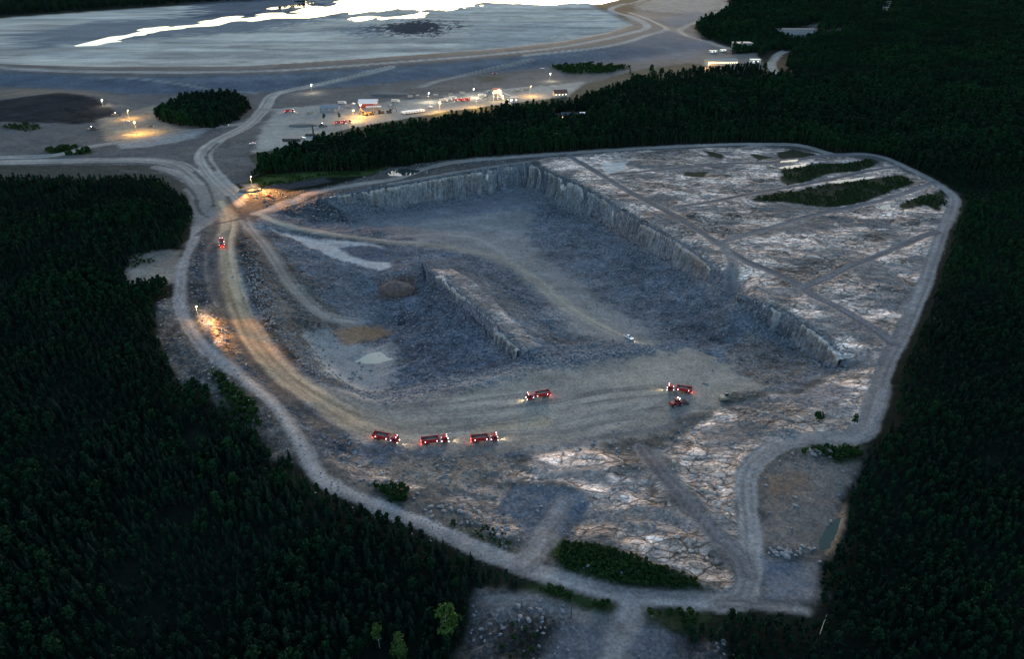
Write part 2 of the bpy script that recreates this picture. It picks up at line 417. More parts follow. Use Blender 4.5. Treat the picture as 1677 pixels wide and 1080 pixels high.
# approach roads
road([(-120, 272), (0, 266), (100, 264), (230, 262), (290, 270), (325, 295), (350, 325), (362, 350), (370, 380)], 15, C_ROAD)
road([(-120, 262), (0, 258), (90, 254), (150, 240), (250, 225), (330, 212), (400, 202)], 11, (.24, .235, .225))
road([(330, 330), (310, 300), (285, 282), (255, 274)], 9, C_ROAD, op=.8)
road([(640, 110), (560, 130), (470, 149), (445, 158), (432, 178), (405, 205), (352, 233), (333, 255), (348, 284), (375, 312), (408, 340), (440, 358)], 15, (.265, .25, .232))
road([(870, 98), (790, 117), (720, 132), (690, 142)], 12, (.19, .185, .18))
road([(140, 127), (220, 128), (300, 138), (345, 146), (420, 152)], 7, (.17, .175, .18))
road([(432, 180), (520, 178), (640, 172), (760, 158), (900, 146)], 12, (.27, .255, .23), op=.8)
area([(305, 302), (345, 302), (372, 330), (395, 355), (372, 395), (352, 395), (322, 385), (312, 345)], (.2, .19, .18), soft=3, rag=3, clr=1, cls='gravel_road')

# --- quarry proper
QUARRY = [(318, 388), (330, 375), (400, 335), (412, 308), (470, 315), (560, 300), (610, 288), (640, 274), (720, 264), (800, 256), (930, 247), (1050, 240), (1180, 234), (1307, 235), (1366, 251), (1447, 255), (1521, 290),
          (1570, 318), (1572, 345), (1552, 380), (1536, 423), (1500, 515), (1468, 580), (1446, 645), (1428, 715), (1405, 770), (1390, 822), (1364, 905), (1330, 1003), (1249, 998), (1178, 991), (1089, 986), (1000, 977),
          (900, 948), (800, 912), (700, 868), (600, 828), (522, 787), (480, 760), (445, 738), (438, 700), (400, 650), (345, 625), (300, 590), (280, 560), (285, 500), (284, 450), (300, 400)]
area(QUARRY, C_SOIL, soft=2.5, rag=3, rub=.5, clr=1)
area([(205, 425), (240, 412), (300, 408), (300, 470), (250, 462), (215, 470)], (.17, .15, .13), soft=3, rag=4, rub=.2, clr=1)
area([(212, 440), (262, 436), (296, 446), (292, 460), (240, 466), (210, 470)], (.235, .205, .175), soft=3, rag=3, clr=1)
area([(255, 500), (300, 480), (325, 560), (392, 622), (450, 680), (490, 750), (450, 745), (410, 700), (350, 650), (290, 620), (262, 560)], (.088, .086, .084), soft=3, rag=5, rub=.9, clr=1)
area([(322, 506), (345, 510), (362, 530), (386, 572), (378, 586), (352, 570), (332, 542)], (.36, .31, .235), soft=1.5, rag=2.5, rock=1, rub=0, clr=1, cls='bedrock')
area([(345, 605), (385, 625), (420, 660), (430, 700), (395, 690), (360, 650)], (.03, .04, .022), soft=3, rag=5, op=.9)
PIT = [(470, 330), (540, 321), (560, 318), (640, 304), (740, 286), (800, 276), (868, 267), (905, 283), (945, 300), (985, 322), (1016, 342), (1050, 362), (1090, 383), (1130, 406), (1166, 440), (1192, 470), (1212, 482), (1245, 494),
       (1290, 512), (1340, 545), (1384, 588), (1370, 605), (1300, 640), (1240, 640), (1200, 655), (1100, 690), (960, 735), (880, 745), (800, 765), (700, 752), (620, 735), (560, 720), (470, 640), (420, 565), (385, 470), (395, 380), (430, 350)]
area(PIT, C_RUB, soft=2.5, rag=2, rub=.75, clr=1, cls='quarry_floor')
area([(395, 370), (450, 400), (500, 450), (560, 520), (540, 600), (600, 645), (520, 620), (460, 580), (425, 520), (400, 440)], (.082, .078, .076), soft=3, rag=4, rub=1)
area([(520, 330), (560, 318), (640, 304), (740, 286), (868, 267), (905, 283), (900, 325), (868, 310), (800, 322), (690, 342), (600, 350), (540, 352), (480, 345)], (.11, .125, .15), soft=3, rag=3, rub=.6)
area([(440, 335), (520, 330), (560, 345), (570, 362), (520, 366), (470, 352)], (.052, .06, .07), soft=3, rag=4, rub=1)
area([(600, 352), (720, 338), (830, 318), (872, 322), (880, 350), (820, 370), (740, 380), (640, 382), (580, 372)], (.145, .155, .17), soft=5, rag=5, rub=.35)
area([(640, 372), (740, 356), (840, 345), (880, 352), (860, 385), (900, 430), (960, 470), (1040, 530), (1075, 562), (1000, 560), (930, 540), (900, 500), (850, 450), (780, 418), (690, 402)], (.185, .183, .18), soft=6, rag=7, rub=.15)
area([(700, 360), (790, 355), (850, 380), (880, 430), (840, 425), (760, 395), (690, 392)], (.215, .212, .21), soft=7, rag=9, rub=.1, op=.8)
area([(890, 330), (960, 350), (1060, 415), (1165, 470), (1250, 530), (1360, 600), (1300, 632), (1235, 628), (1170, 590), (1130, 560), (1060, 500), (960, 430), (880, 360)], (.11, .12, .138), soft=6, rag=6, rub=.9)
area([(1180, 575), (1230, 545), (1300, 570), (1370, 598), (1320, 622), (1250, 632), (1210, 612)], (.125, .112, .105), soft=4, rag=5, rub=.9)
area([(1130, 405), (1170, 440), (1210, 485), (1200, 500), (1160, 480), (1120, 450)], (.16, .15, .15), soft=3, rag=3, rub=.6)
area([(620, 495), (660, 488), (725, 455), (790, 540), (850, 595), (770, 612), (700, 622), (640, 640), (630, 590)], (.096, .108, .13), soft=5, rag=5, rub=1)
# bench
area([(470, 612), (540, 655), (600, 662), (640, 664), (700, 652), (780, 634), (860, 612), (950, 600), (1010, 588), (1060, 577), (1130, 570), (1185, 596), (1240, 630), (1200, 652), (1150, 675), (1050, 712), (950, 728), (880, 735), (800, 745), (700, 742), (620, 728), (560, 700)],
     (.21, .198, .18), soft=5, rag=5, rub=.12, cls='quarry_floor')
area([(1010, 600), (1060, 580), (1130, 574), (1180, 600), (1225, 630), (1180, 645), (1120, 655), (1000, 665), (900, 690), (760, 705), (660, 690), (760, 660), (900, 640)], (.27, .25, .215), soft=7, rag=9, op=.75, rub=.05)
area([(560, 735), (640, 735), (760, 745), (800, 752), (760, 770), (680, 776), (600, 764)], (.095, .105, .13), soft=5, rag=6, rub=.6)
area([(640, 752), (740, 745), (830, 752), (800, 785), (720, 800), (650, 785)], (.14, .13, .118), soft=5, rag=6, rub=.6)
# west pit
area([(439, 374), (476, 384), (513, 392), (587, 396), (624, 404), (640, 416), (640, 436), (622, 442), (580, 432), (549, 424), (506, 403), (470, 388)], (.36, .36, .36), soft=2, rag=2.5, rub=.05)
area([(552, 405), (590, 402), (640, 408), (655, 420), (640, 430), (605, 428), (575, 421)], (.09, .105, .135), soft=1.5, rag=2.5, rub=.4)
area([(505, 545), (540, 540), (560, 560), (640, 560), (650, 600), (640, 632), (585, 640), (540, 615), (515, 590)], (.235, .235, .235), soft=4, rag=6, rub=.15)
area([(545, 545), (580, 530), (625, 533), (640, 546), (610, 560), (565, 566)], (.215, .145, .095), soft=3, rag=4, rub=.05)
area([(620, 460), (645, 455), (680, 458), (680, 480), (650, 492), (620, 486)], (.12, .088, .078), soft=3, rag=4, rub=.8)
# ridge
area([(700, 440), (740, 441), (775, 462), (812, 496), (852, 536), (884, 568), (858, 574), (830, 553), (806, 524), (773, 498), (747, 476), (720, 452)], (.30, .31, .33), soft=1.5, rag=1.5, rock=.75, rub=0, cls='bedrock')
# bedrock
_B = dict(soft=2, rag=3.5, rock=1, rub=0, clr=1, cls='bedrock')
area([(876, 262), (930, 255), (1050, 247), (1240, 239), (1330, 250), (1450, 266), (1530, 303), (1556, 330), (1536, 410), (1490, 505), (1450, 580), (1434, 640), (1410, 655), (1370, 640), (1330, 648), (1350, 620), (1390, 600), (1385, 587),
      (1340, 543), (1290, 510), (1245, 492), (1212, 480), (1212, 442), (1186, 446), (1160, 438), (1130, 404), (1090, 381), (1050, 360), (1016, 340), (985, 320), (945, 298), (905, 281)], C_ROCK, **_B)
area([(1089, 742), (1129, 700), (1178, 676), (1231, 655), (1290, 650), (1330, 636), (1400, 650), (1425, 670), (1400, 712), (1330, 712), (1284, 718), (1240, 735), (1213, 778), (1209, 831), (1212, 880), (1196, 880), (1160, 836), (1124, 791)], C_ROCK, **_B)
area([(815, 787), (844, 769), (889, 750), (944, 736), (1000, 735), (1050, 752), (1078, 791), (1100, 821), (1140, 862), (1175, 910), (1208, 958), (1190, 972), (1138, 947), (1098, 929), (1053, 911), (1000, 889), (935, 882), (959, 847), (963, 820), (944, 802), (907, 791), (855, 790)], C_ROCK, **_B)
area([(730, 820), (770, 800), (830, 800), (840, 850), (870, 880), (820, 880), (760, 850)], (.24, .2, .18), soft=2, rag=4, rock=.6, clr=1)
area([(540, 745), (575, 738), (640, 775), (690, 800), (650, 812), (580, 775)], (.24, .2, .175), soft=2, rag=4, rock=.7, clr=1)
# dirty and mossy patches on the bedrock
for px_, col_ in (([(1130, 702), (1180, 690), (1270, 700), (1230, 730), (1170, 740)], (.17, .15, .145)), ([(1300, 640), (1360, 625), (1400, 640), (1370, 668), (1310, 672), (1290, 660)], (.1, .12, .155)),
                  ([(1330, 672), (1390, 668), (1410, 690), (1350, 706)], (.22, .2, .185)), ([(1210, 385), (1260, 372), (1330, 360), (1370, 372), (1300, 378), (1250, 386)], (.15, .135, .13)),
                  ([(1255, 330), (1340, 332), (1320, 350), (1270, 352)], (.14, .125, .12)), ([(1405, 530), (1450, 540), (1450, 578), (1420, 570)], (.16, .14, .13)),
                  ([(1220, 470), (1270, 480), (1290, 500), (1260, 494)], (.17, .15, .14)), ([(1380, 590), (1430, 580), (1440, 600), (1400, 612)], (.17, .14, .13)),
                  ([(1390, 440), (1430, 424), (1460, 440), (1420, 452)], (.13, .135, .15)), ([(1320, 366), (1362, 362), (1370, 376), (1330, 378)], (.13, .13, .14))):
    area(px_, col_, soft=3, rag=5, op=.85, rock=.3, rub=.3)
area([(845, 790), (900, 790), (950, 800), (957, 825), (950, 850), (900, 890), (870, 895), (850, 850), (815, 835), (815, 815)], C_BLUE, soft=1.5, rag=6, rock=0, rub=.5, clr=1, cls='quarry_floor')
area([(740, 850), (790, 855), (830, 875), (850, 905), (790, 895), (735, 868)], (.05, .056, .05), soft=2, rag=4, rub=.8)
area([(612, 796), (640, 792), (675, 806), (668, 828), (640, 826)], (.026, .036, .022), soft=2, rag=3)
area([(1060, 735), (1100, 790), (1150, 850), (1190, 890), (1215, 940), (1215, 905), (1180, 870), (1120, 800), (1075, 738)], (.17, .17, .175), soft=3, rag=2, rock=0, rub=.2, clr=1)
# south-east pads
area([(1267, 760), (1311, 747), (1400, 764), (1391, 813), (1364, 867), (1329, 907), (1253, 884), (1244, 822)], (.155, .13, .115), soft=3, rag=4, rock=0, rub=.25, clr=1, cls='ground')
area([(1255, 780), (1300, 775), (1320, 795), (1290, 812), (1255, 806)], (.17, .105, .07), soft=4, rag=6, op=.8)
area([(1391, 815), (1384, 850), (1362, 903), (1352, 908), (1366, 876), (1374, 845), (1384, 820)], (.3, .2, .13), soft=1.5, rag=1.5, clr=1)
area([(1244, 920), (1320, 925), (1347, 930), (1333, 995), (1250, 988)], (.12, .125, .14), soft=3, rag=4, rock=0, rub=.2, clr=1, cls='ground')
area([(1256, 922), (1310, 925), (1300, 945), (1255, 940)], (.075, .095, .13), soft=3, rag=4, op=.8)
# grass on the upper bedrock
_G = dict(soft=1.6, rag=2.5, rock=0, rub=0, cls='ground')
for px_ in ([(1281, 278), (1340, 268), (1384, 268), (1425, 259), (1442, 265), (1433, 272), (1403, 281), (1358, 285), (1321, 299), (1288, 304), (1277, 298)],
            [(1229, 326), (1270, 316), (1299, 313), (1373, 300), (1440, 291), (1477, 287), (1499, 299), (1470, 309), (1444, 320), (1425, 328), (1396, 335), (1351, 341), (1314, 334), (1284, 332), (1244, 330)],
            [(1470, 334), (1518, 319), (1547, 311), (1551, 334), (1536, 345), (1514, 337), (1477, 345)], [(1151, 245), (1184, 252), (1184, 261), (1162, 256)],
            [(1273, 250), (1299, 245), (1344, 254), (1318, 258), (1277, 261)], [(1118, 282), (1162, 280), (1155, 292), (1121, 288)], [(1229, 252), (1266, 258), (1240, 264)]):
    area(px_, (.017, .024, .015), **_G)
# bottom clearing
area([(781, 961), (870, 976), (930, 998), (1007, 1006), (1022, 985), (1048, 992), (1056, 1010), (1100, 1035), (1130, 1060), (1190, 1050), (1190, 1120), (740, 1120), (770, 1040)], (.072, .069, .07), soft=2, rag=4, rub=1, clr=1, cls='ground')
area([(907, 1040), (990, 1010), (1050, 1000), (1110, 1050), (1120, 1120), (880, 1120)], (.11, .118, .135), soft=4, rag=5, rub=.3, clr=1)
area([(1060, 1003), (1160, 1003), (1250, 1008), (1330, 1008), (1330, 1090), (1200, 1120), (1190, 1050), (1110, 1035)], C_FOREST, soft=2, rag=3, cls='ground')
area([(1060, 1005), (1150, 1003), (1170, 1018), (1120, 1030)], (.028, .04, .02), soft=3, rag=4)
area([(800, 1075), (826, 1024), (860, 1015), (918, 1020), (900, 1050), (860, 1090)], (.03, .03, .028), soft=3, rag=4)
area([(985, 268), (1028, 264), (1022, 278), (1004, 285), (990, 284)], (.5, .48, .46), soft=2, rag=3, rock=.2)
area([(890, 905), (925, 885), (1000, 895), (1060, 915), (1145, 950), (1150, 964), (1090, 968), (1000, 958), (930, 938)], C_GRASS, soft=2, rag=3, cls='ground')
area([(860, 966), (900, 958), (1000, 985), (1018, 997), (990, 1003), (920, 992)], C_GRASS, soft=2, rag=3, cls='ground')
area([(1320, 735), (1360, 728), (1415, 725), (1410, 752), (1370, 758)], (.03, .04, .022), soft=2, rag=3)
# north rim: grass bank, dark cut, dirt
area([(400, 300), (440, 286), (520, 282), (600, 280), (640, 272), (600, 288), (520, 292), (420, 304)], (.04, .065, .022), soft=3, rag=2, cls='ground')
area([(416, 310), (460, 300), (530, 292), (545, 297), (500, 306), (440, 316)], (.045, .047, .052), soft=2, rag=2, rub=.6)
area([(395, 302), (420, 300), (430, 312), (410, 318)], (.2, .19, .18), soft=2, rag=2, clr=1)

# dark banks between the tracks on the west side
for px_, col_ in (([(326, 400), (350, 405), (352, 450), (360, 495), (332, 500), (308, 470), (312, 430)], (.05, .054, .062)),
                  ([(388, 588), (430, 620), (480, 666), (540, 712), (590, 738), (560, 752), (520, 745), (500, 712), (455, 660), (408, 616)], (.062, .07, .085)),
                  ([(385, 395), (407, 400), (432, 470), (452, 530), (495, 592), (470, 594), (430, 535), (405, 470)], (.048, .045, .044)),
                  ([(330, 498), (356, 496), (372, 530), (384, 560), (396, 590), (384, 592), (366, 560), (345, 520)], (.09, .085, .08))):
    area(px_, col_, soft=1.6, rag=3, rub=1, clr=1)
# --- tracks inside the quarry
road([(322, 372), (318, 392), (298, 440), (296, 500), (328, 560), (390, 612), (450, 662), (490, 720), (522, 780), (600, 822), (700, 862), (800, 907), (900, 942), (1000, 972), (1089, 982), (1178, 987), (1225, 985)], 6.2, (.245, .23, .225))
road([(420, 350), (470, 332), (530, 312), (600, 300), (650, 292), (700, 275), (760, 264), (850, 257), (930, 251), (1050, 243), (1180, 237), (1240, 236), (1307, 238), (1366, 254)], 8.5, (.235, .215, .2))
road([(640, 302), (700, 291), (760, 280), (830, 269), (868, 264)], 5, (.2, .19, .185), op=.8)
road([(1366, 254), (1410, 252), (1447, 258), (1484, 274), (1521, 293), (1560, 320), (1561, 341), (1544, 378), (1529, 423), (1514, 467), (1495, 511), (1477, 549), (1451, 600), (1431, 667), (1416, 708), (1391, 721), (1338, 720), (1284, 727), (1249, 747), (1227, 773),
      (1222, 804), (1227, 849), (1229, 893), (1227, 947), (1216, 980), (1180, 988)], 7.5, (.19, .178, .175), rag=.8)
road([(1440, 640), (1420, 700), (1400, 716), (1360, 718)], 9, (.225, .21, .205), op=.7)
road([(1180, 988), (1249, 993), (1320, 1001)], 4.5, (.2, .19, .185))
road([(1049, 733), (1071, 764), (1107, 804), (1147, 849), (1178, 884), (1213, 911), (1226, 940)], 6.2, (.135, .128, .135), rag=.8)
road([(928, 253), (970, 278), (1016, 306), (1058, 329), (1095, 348), (1132, 371), (1181, 402), (1218, 426), (1262, 445), (1307, 467), (1336, 486), (1373, 504), (1410, 526), (1440, 545), (1462, 562)], 6.4, (.135, .128, .135), rag=.8)
road([(1185, 403), (1200, 430), (1196, 455), (1203, 480)], 7, (.17, .16, .165), op=.9)
road([(1002, 286), (1085, 278), (1178, 269), (1271, 266), (1340, 257), (1391, 252)], 5, (.135, .128, .135), rag=.8)
road([(1107, 340), (1170, 330), (1233, 317), (1307, 304), (1373, 291), (1421, 280), (1470, 273)], 5, (.135, .128, .135), rag=.8)
road([(1177, 398), (1225, 384), (1281, 368), (1336, 352), (1396, 339), (1447, 328), (1492, 313), (1532, 298)], 5.4, (.135, .128, .135), rag=.8)
road([(1314, 472), (1358, 454), (1392, 437), (1433, 421), (1477, 402), (1507, 389), (1535, 380)], 5.2, (.135, .128, .135), rag=.8)
road([(878, 905), (885, 880), (905, 850), (922, 822)], 7, (.15, .145, .15), op=.85)
road([(860, 925), (880, 905), (895, 880)], 8, (.2, .185, .18), op=.8)
road([(1033, 985), (1030, 1010), (1010, 1045), (1000, 1090)], 7, (.19, .178, .178), soft=1.4)
road([(800, 985), (880, 985), (950, 1010), (1010, 1030)], 5, (.125, .12, .12), op=.8, soft=1.5)
# haul road
road([(362, 330), (375, 362), (368, 400), (375, 450), (392, 510), (425, 565), (470, 615), (540, 660), (600, 688), (660, 704), (760, 706), (880, 690)], 11.5, (.30, .248, .178), ruts=.6, soft=2.5)
road([(385, 500), (412, 560), (460, 615), (520, 660), (580, 700), (640, 715), (720, 712)], 7, (.235, .205, .16), ruts=.6, soft=2.5, op=.7)
road([(560, 650), (640, 690), (760, 690), (900, 665), (1000, 650), (1110, 640)], 12, (.225, .215, .19), ruts=.4, soft=4, op=.6, cls=None)
road([(600, 688), (700, 718), (790, 722), (900, 705), (1000, 680), (1100, 662)], 8, (.21, .2, .185), ruts=.4, soft=3, op=.6, cls=None)
road([(372, 380), (340, 410), (345, 470), (360, 500)], 3.5, (.14, .135, .13), op=.6)
road([(400, 360), (408, 372), (440, 410), (478, 468), (515, 505), (545, 522), (580, 528)], 8, (.215, .2, .185), soft=3, taper=False)
road([(425, 350), (450, 362), (490, 374), (560, 386), (640, 396), (711, 402), (793, 417), (837, 432), (881, 462), (919, 498), (970, 527), (1010, 547)], 6.5, (.255, .24, .205), soft=2)
road([(900, 470), (960, 515), (1025, 549), (1064, 565)], 3.2, (.30, .28, .235), soft=1.2)
road([(640, 388), (740, 385), (800, 400), (850, 440)], 6, (.22, .21, .195), op=.5, soft=3, cls=None)
for px_ in ([(318, 282), (336, 298), (346, 318), (350, 338)], [(372, 322), (385, 343), (404, 362)], [(322, 386), (345, 370), (398, 358)], [(300, 300), (318, 318), (326, 345), (340, 356)],
            [(352, 400), (357, 450), (371, 510), (398, 570), (438, 620), (498, 670), (560, 708)], [(300, 295), (262, 284), (200, 279)], [(356, 235), (338, 256), (352, 280)]):
    road(px_, 2.6, (.06, .062, .068), ruts=.3, rag=1.2, soft=1.2, op=.85, cls=None, keepdist=False)
# loose wheel marks on the bench
_r = random.Random(3)
for k in range(40):
    x0 = _r.uniform(560, 980); y0 = _r.uniform(655, 725); L = _r.uniform(90, 260)
    sl = -.10 - .12 * max(0, (x0 - 700) / 400) + _r.uniform(-.05, .05)
    cur = _r.uniform(-.03, .03)
    if y0 + sl * L < 600: continue
    q = [(x0 + L * t, y0 + sl * L * t + cur * L * t * (1 - t) * 4) for t in (0, .25, .5, .75, 1)]
    dk_ = _r.random() < .45
    for off in (0, 4.2):
        road([(a, b + off) for a, b in q], 1.3, (.11, .11, .112) if dk_ else (.31, .295, .26), ruts=.1, rag=.4, soft=.6, op=_r.uniform(.45, .85), cls=None, keepdist=False, taper=True)

# --- standing water: flatten the ground a little under each
WATERS = []
def pool(px, depth, name, label_soil=None, level=None):
    poly = W(px)
    zs = [float(samp(ZBASE, a, b)[0]) for a, b in poly]
    z = (sorted(zs)[len(zs) // 2] if level is None else level)
    sd, s = inside_sd(poly)
    kk = 1 + FARK[s] * .6
    edge = sd - (1.3 if level is None else 0) * kk + 1.9 * kk * ((N1[s] - .5) * 2 + (N3[s] - .5))
    if level is not None: edge = sd + 2 + 150 * (fbm(XX[s] / 38, YY[s] / 75, 5, 77) - .5)
    if level is not None: kk = kk * .4
    m = sstep(-3 * kk, 2.0 * kk, edge)
    tgt = z - .25 - depth * sstep(0, 3, edge)
    m2 = sstep(-6 * kk, -2 * kk, edge)
    ZZ[s] = ZZ[s] * (1 - m2) + (z + .12) * m2
    ZZ[s] = ZZ[s] * (1 - m) + tgt * m
    RGH[s] *= (1 - m2)
    WATERS.append((poly, z, name))
# ---------------------------------------------------------------- relief
gy_, gx_ = np.gradient(ZBASE, GY, GX)
SLOPE = np.hypot(gx_, gy_)
STEEP = np.clip(blur((SLOPE > 1.0).astype(float), 1), 0, 1) * (YY < 640)
near = sstep(900, 600, YY)
WEDGE = np.clip(blur((SLOPE > 1.0).astype(float), 10) * 3, 0, 1) * (YY < 640)
# bedrock: tilted layers striking across the picture, broken into ledges
ang = math.radians(-17)
wob = 14 * (fbm(XX / 45, YY / 45, 3, 61) - .5)
U = XX * math.cos(ang) + YY * math.sin(ang); V = -XX * math.sin(ang) + YY * math.cos(ang) + wob
b1 = fbm(U / 9, V / 5.0, 4, 62)
b2 = fbm(U / 4.5, V / 2.4, 3, 63)
b3 = fbm(U / 34, V / 17, 3, 64)
crack = 1 - np.abs(2 * fbm(U / 20, V / 5.2, 3, 65) - 1)
crack2 = 1 - np.abs(2 * fbm(U / 5.5, V / 5.5, 2, 66) - 1)
ck = sstep(.90, .985, crack) * .8 + sstep(.93, .99, crack2) * .4
led = np.floor(b1 * 7) / 7 * .65 + b1 * .35
RELIEF_ROCK = (led - .5) * 1.5 + (b2 - .5) * .7 + (b3 - .5) * 2.2 - ck * .3
RGH = np.ones((NY, NX))
rubh = (fbm(XX / 3.2, YY / 3.2, 3, 71) - .5) * 2.0 + (fbm(XX / 14, YY / 14, 3, 72) - .5) * 3.2 + (vnoise(XX / 1.3, YY / 1.3, 73) - .5) * .7
flat = sstep(0, 7, ROADD)
fdisp = (fbm(XX / 60, YY / 60, 3, 74) - .5) * 3.0 * sstep(6, 40, ROADD) * (1 - CLR)
relief = ROCK * RELIEF_ROCK * near * sstep(0, 5, ROADD) * (1 - .75 * WEDGE) + RUB * rubh * near * (.25 + .75 * flat) * .8 + fdisp
relief += (N3 - .5) * .25 * near
ZZ = ZBASE + relief * (1 - .6 * STEEP)
# tone of the bedrock itself: clean pale tops, stained joints
tone = sstep(.22, .66, b1 * .55 + b2 * .45)
stain = sstep(.55, .62, fbm(XX / 24, YY / 15, 4, 81)); brown = sstep(.54, .62, fbm(XX / 60, YY / 50, 4, 82))
rc = np.empty((NY, NX, 3))
pale = np.array([.585, .446, .378]); dark = np.array([.15, .14, .138]); brn = np.array([.21, .162, .132])
for c_ in range(3):
    v = pale[c_] * (.62 + .38 * tone)
    v = v * (1 - brown * .4) + brn[c_] * (.55 + .6 * tone) * brown * .4
    v = v * (1 - stain * .5) + (.13, .125, .125)[c_] * stain * .5
    v = v * (1 - np.clip(ck, 0, 1) * .4)
    rc[..., c_] = v
big = (.72 + .56 * fbm(XX / 80, YY / 80, 3, 83)) * (.5 + .5 * sstep(.36, .52, fbm(XX / 20, YY / 13, 4, 84)) + .22 * sstep(.55, .66, fbm(XX / 20, YY / 13, 4, 84)))
rc *= big[..., None]
w_ = np.clip(ROCK, 0, 1)[..., None]
lum = ALB.mean(axis=2, keepdims=True) / .333
ALB = ALB * (1 - w_) + rc * np.clip(lum, .5, 1.1) * w_
# grit and soil lying in the hollows between the cleaned slabs
soil = sstep(.565, .60, fbm(XX / 21, YY / 13, 5, 85)) * np.clip(ROCK, 0, 1) * (YY < 640)
ALB = ALB * (1 - .8 * soil[..., None]) + np.array([.15, .138, .135]) * .8 * soil[..., None]
ROCK = ROCK * (1 - .75 * soil); RUB = np.maximum(RUB, soil * .5)
# rubble mottling
rt = (fbm(XX / 5, YY / 5, 4, 91) - .5) * 1.0 + (fbm(XX / 26, YY / 26, 4, 92) - .5) * 1.1
ALB *= (1 + np.clip(RUB, 0, 1) * rt * CLR)[..., None]
mott = (fbm(XX / 18, YY / 11, 5, 93) - .5) * .7
ALB *= (1 + CLR * (1 - ROCK) * mott * .8)[..., None]
# walls: vertical joints -> stained bands along the face
wst = STEEP * (1 - .6 * CLR * 0)
band = fbm((XX + YY * .6) / 3.2, ZBASE / 30, 4, 95)
wc = np.array([.125, .14, .17])[None, None, :] * (.5 + 1.0 * band)[..., None]
wm = (STEEP * sstep(.9, 1.4, SLOPE) * (YY < 620))
wm = np.clip(wm * 1.5, 0, 1)
ALB = ALB * (1 - wm[..., None]) + wc * wm[..., None]
CLS[wm > .5] = CLASSES.index('quarry_wall')
ROCK = ROCK * (1 - wm)
# joints on the faces: push the wall in and out
jo = (np.floor(fbm((XX + YY * .6) / 7, YY * 0 + 3.3, 3, 96) * 9) / 9 - .5)
WALLK = wm

pool([(632, 283), (640, 278), (668, 276), (690, 280), (676, 286), (650, 289), (634, 288)], .5, 'pond')
pool([(580, 591), (604, 578), (624, 575), (634, 585), (643, 588), (620, 595), (598, 598)], .4, 'puddle')
pool([(1343, 880), (1354, 866), (1368, 852), (1376, 850), (1370, 872), (1360, 900), (1348, 903), (1338, 903)], .8, 'pond')
pool([(1272, 275), (1300, 270), (1322, 267), (1320, 272), (1290, 277)], .4, 'puddle')
pool([(1276, 264), (1307, 261), (1303, 265), (1277, 266)], .3, 'puddle')
pool([(1350, 298), (1392, 293), (1436, 288), (1433, 291), (1373, 301)], .35, 'puddle')
pool([(1433, 339), (1466, 333), (1470, 336), (1444, 344)], .4, 'puddle')
for poly in ([(136, 72), (160, 61), (200, 56), (240, 48), (300, 41), (340, 36), (380, 29), (440, 22), (470, 21), (530, 10), (600, -8), (680, -24), (900, -30), (1085, -12), (1070, 5), (1000, 4), (900, 6), (800, 4), (765, 6), (748, 14), (712, 20), (690, 27), (650, 32), (584, 34), (590, 31),
              (640, 26), (680, 24), (700, 16), (650, 14), (600, 18), (540, 24), (470, 29), (400, 33), (340, 43), (280, 51), (240, 57), (200, 64), (170, 70)],
             [(426, 14), (470, 7), (500, 2), (520, 5), (480, 11), (450, 16)]):
    pool(poly, .3, 'water', level=ZB - .3)

# ---------------------------------------------------------------- node helpers
def mat(name):
    m = bpy.data.materials.new(name); m.use_nodes = True
    nt = m.node_tree; nt.nodes.clear()
    out = nt.nodes.new('ShaderNodeOutputMaterial'); b = nt.nodes.new('ShaderNodeBsdfPrincipled')
    nt.links.new(b.outputs[0], out.inputs[0])
    return m, nt, b
def N(nt, t, **kw):
    n = nt.nodes.new(t)
    for k, v in kw.items():
        if k.startswith('i_'):
            n.inputs[int(k[2:]) if k[2:].isdigit() else k[2:]].default_value = v
        else:
            setattr(n, k, v)
    return n
def math_(nt, op, a, b=None, c=None, clamp=False):
    n = nt.nodes.new('ShaderNodeMath'); n.operation = op; n.use_clamp = clamp
    for i, v in enumerate((a, b, c)):
        if v is None: continue
        if isinstance(v, (int, float)): n.inputs[i].default_value = v
        else: nt.links.new(v, n.inputs[i])
    return n.outputs[0]
def noise(nt, vec, scale, detail=4, rough=.55):
    n = N(nt, 'ShaderNodeTexNoise'); n.inputs['Scale'].default_value = scale; n.inputs['Detail'].default_value = detail; n.inputs['Roughness'].default_value = rough
    nt.links.new(vec, n.inputs['Vector']); return n.outputs[0]
def mapr(nt, v, a, b, c, d):
    n = N(nt, 'ShaderNodeMapRange'); nt.links.new(v, n.inputs[0])
    for i, q in enumerate((a, b, c, d)): n.inputs[i + 1].default_value = q
    return n.outputs[0]
def mixc(nt, fac, a, b, mode='MIX'):
    n = N(nt, 'ShaderNodeMix', data_type='RGBA', blend_type=mode)
    for s, v in ((n.inputs[0], fac), (n.inputs[6], a), (n.inputs[7], b)):
        if isinstance(v, (int, float)): s.default_value = v
        elif isinstance(v, tuple): s.default_value = v if len(v) == 4 else (*v, 1)
        else: nt.links.new(v, s)
    return n.outputs[2]

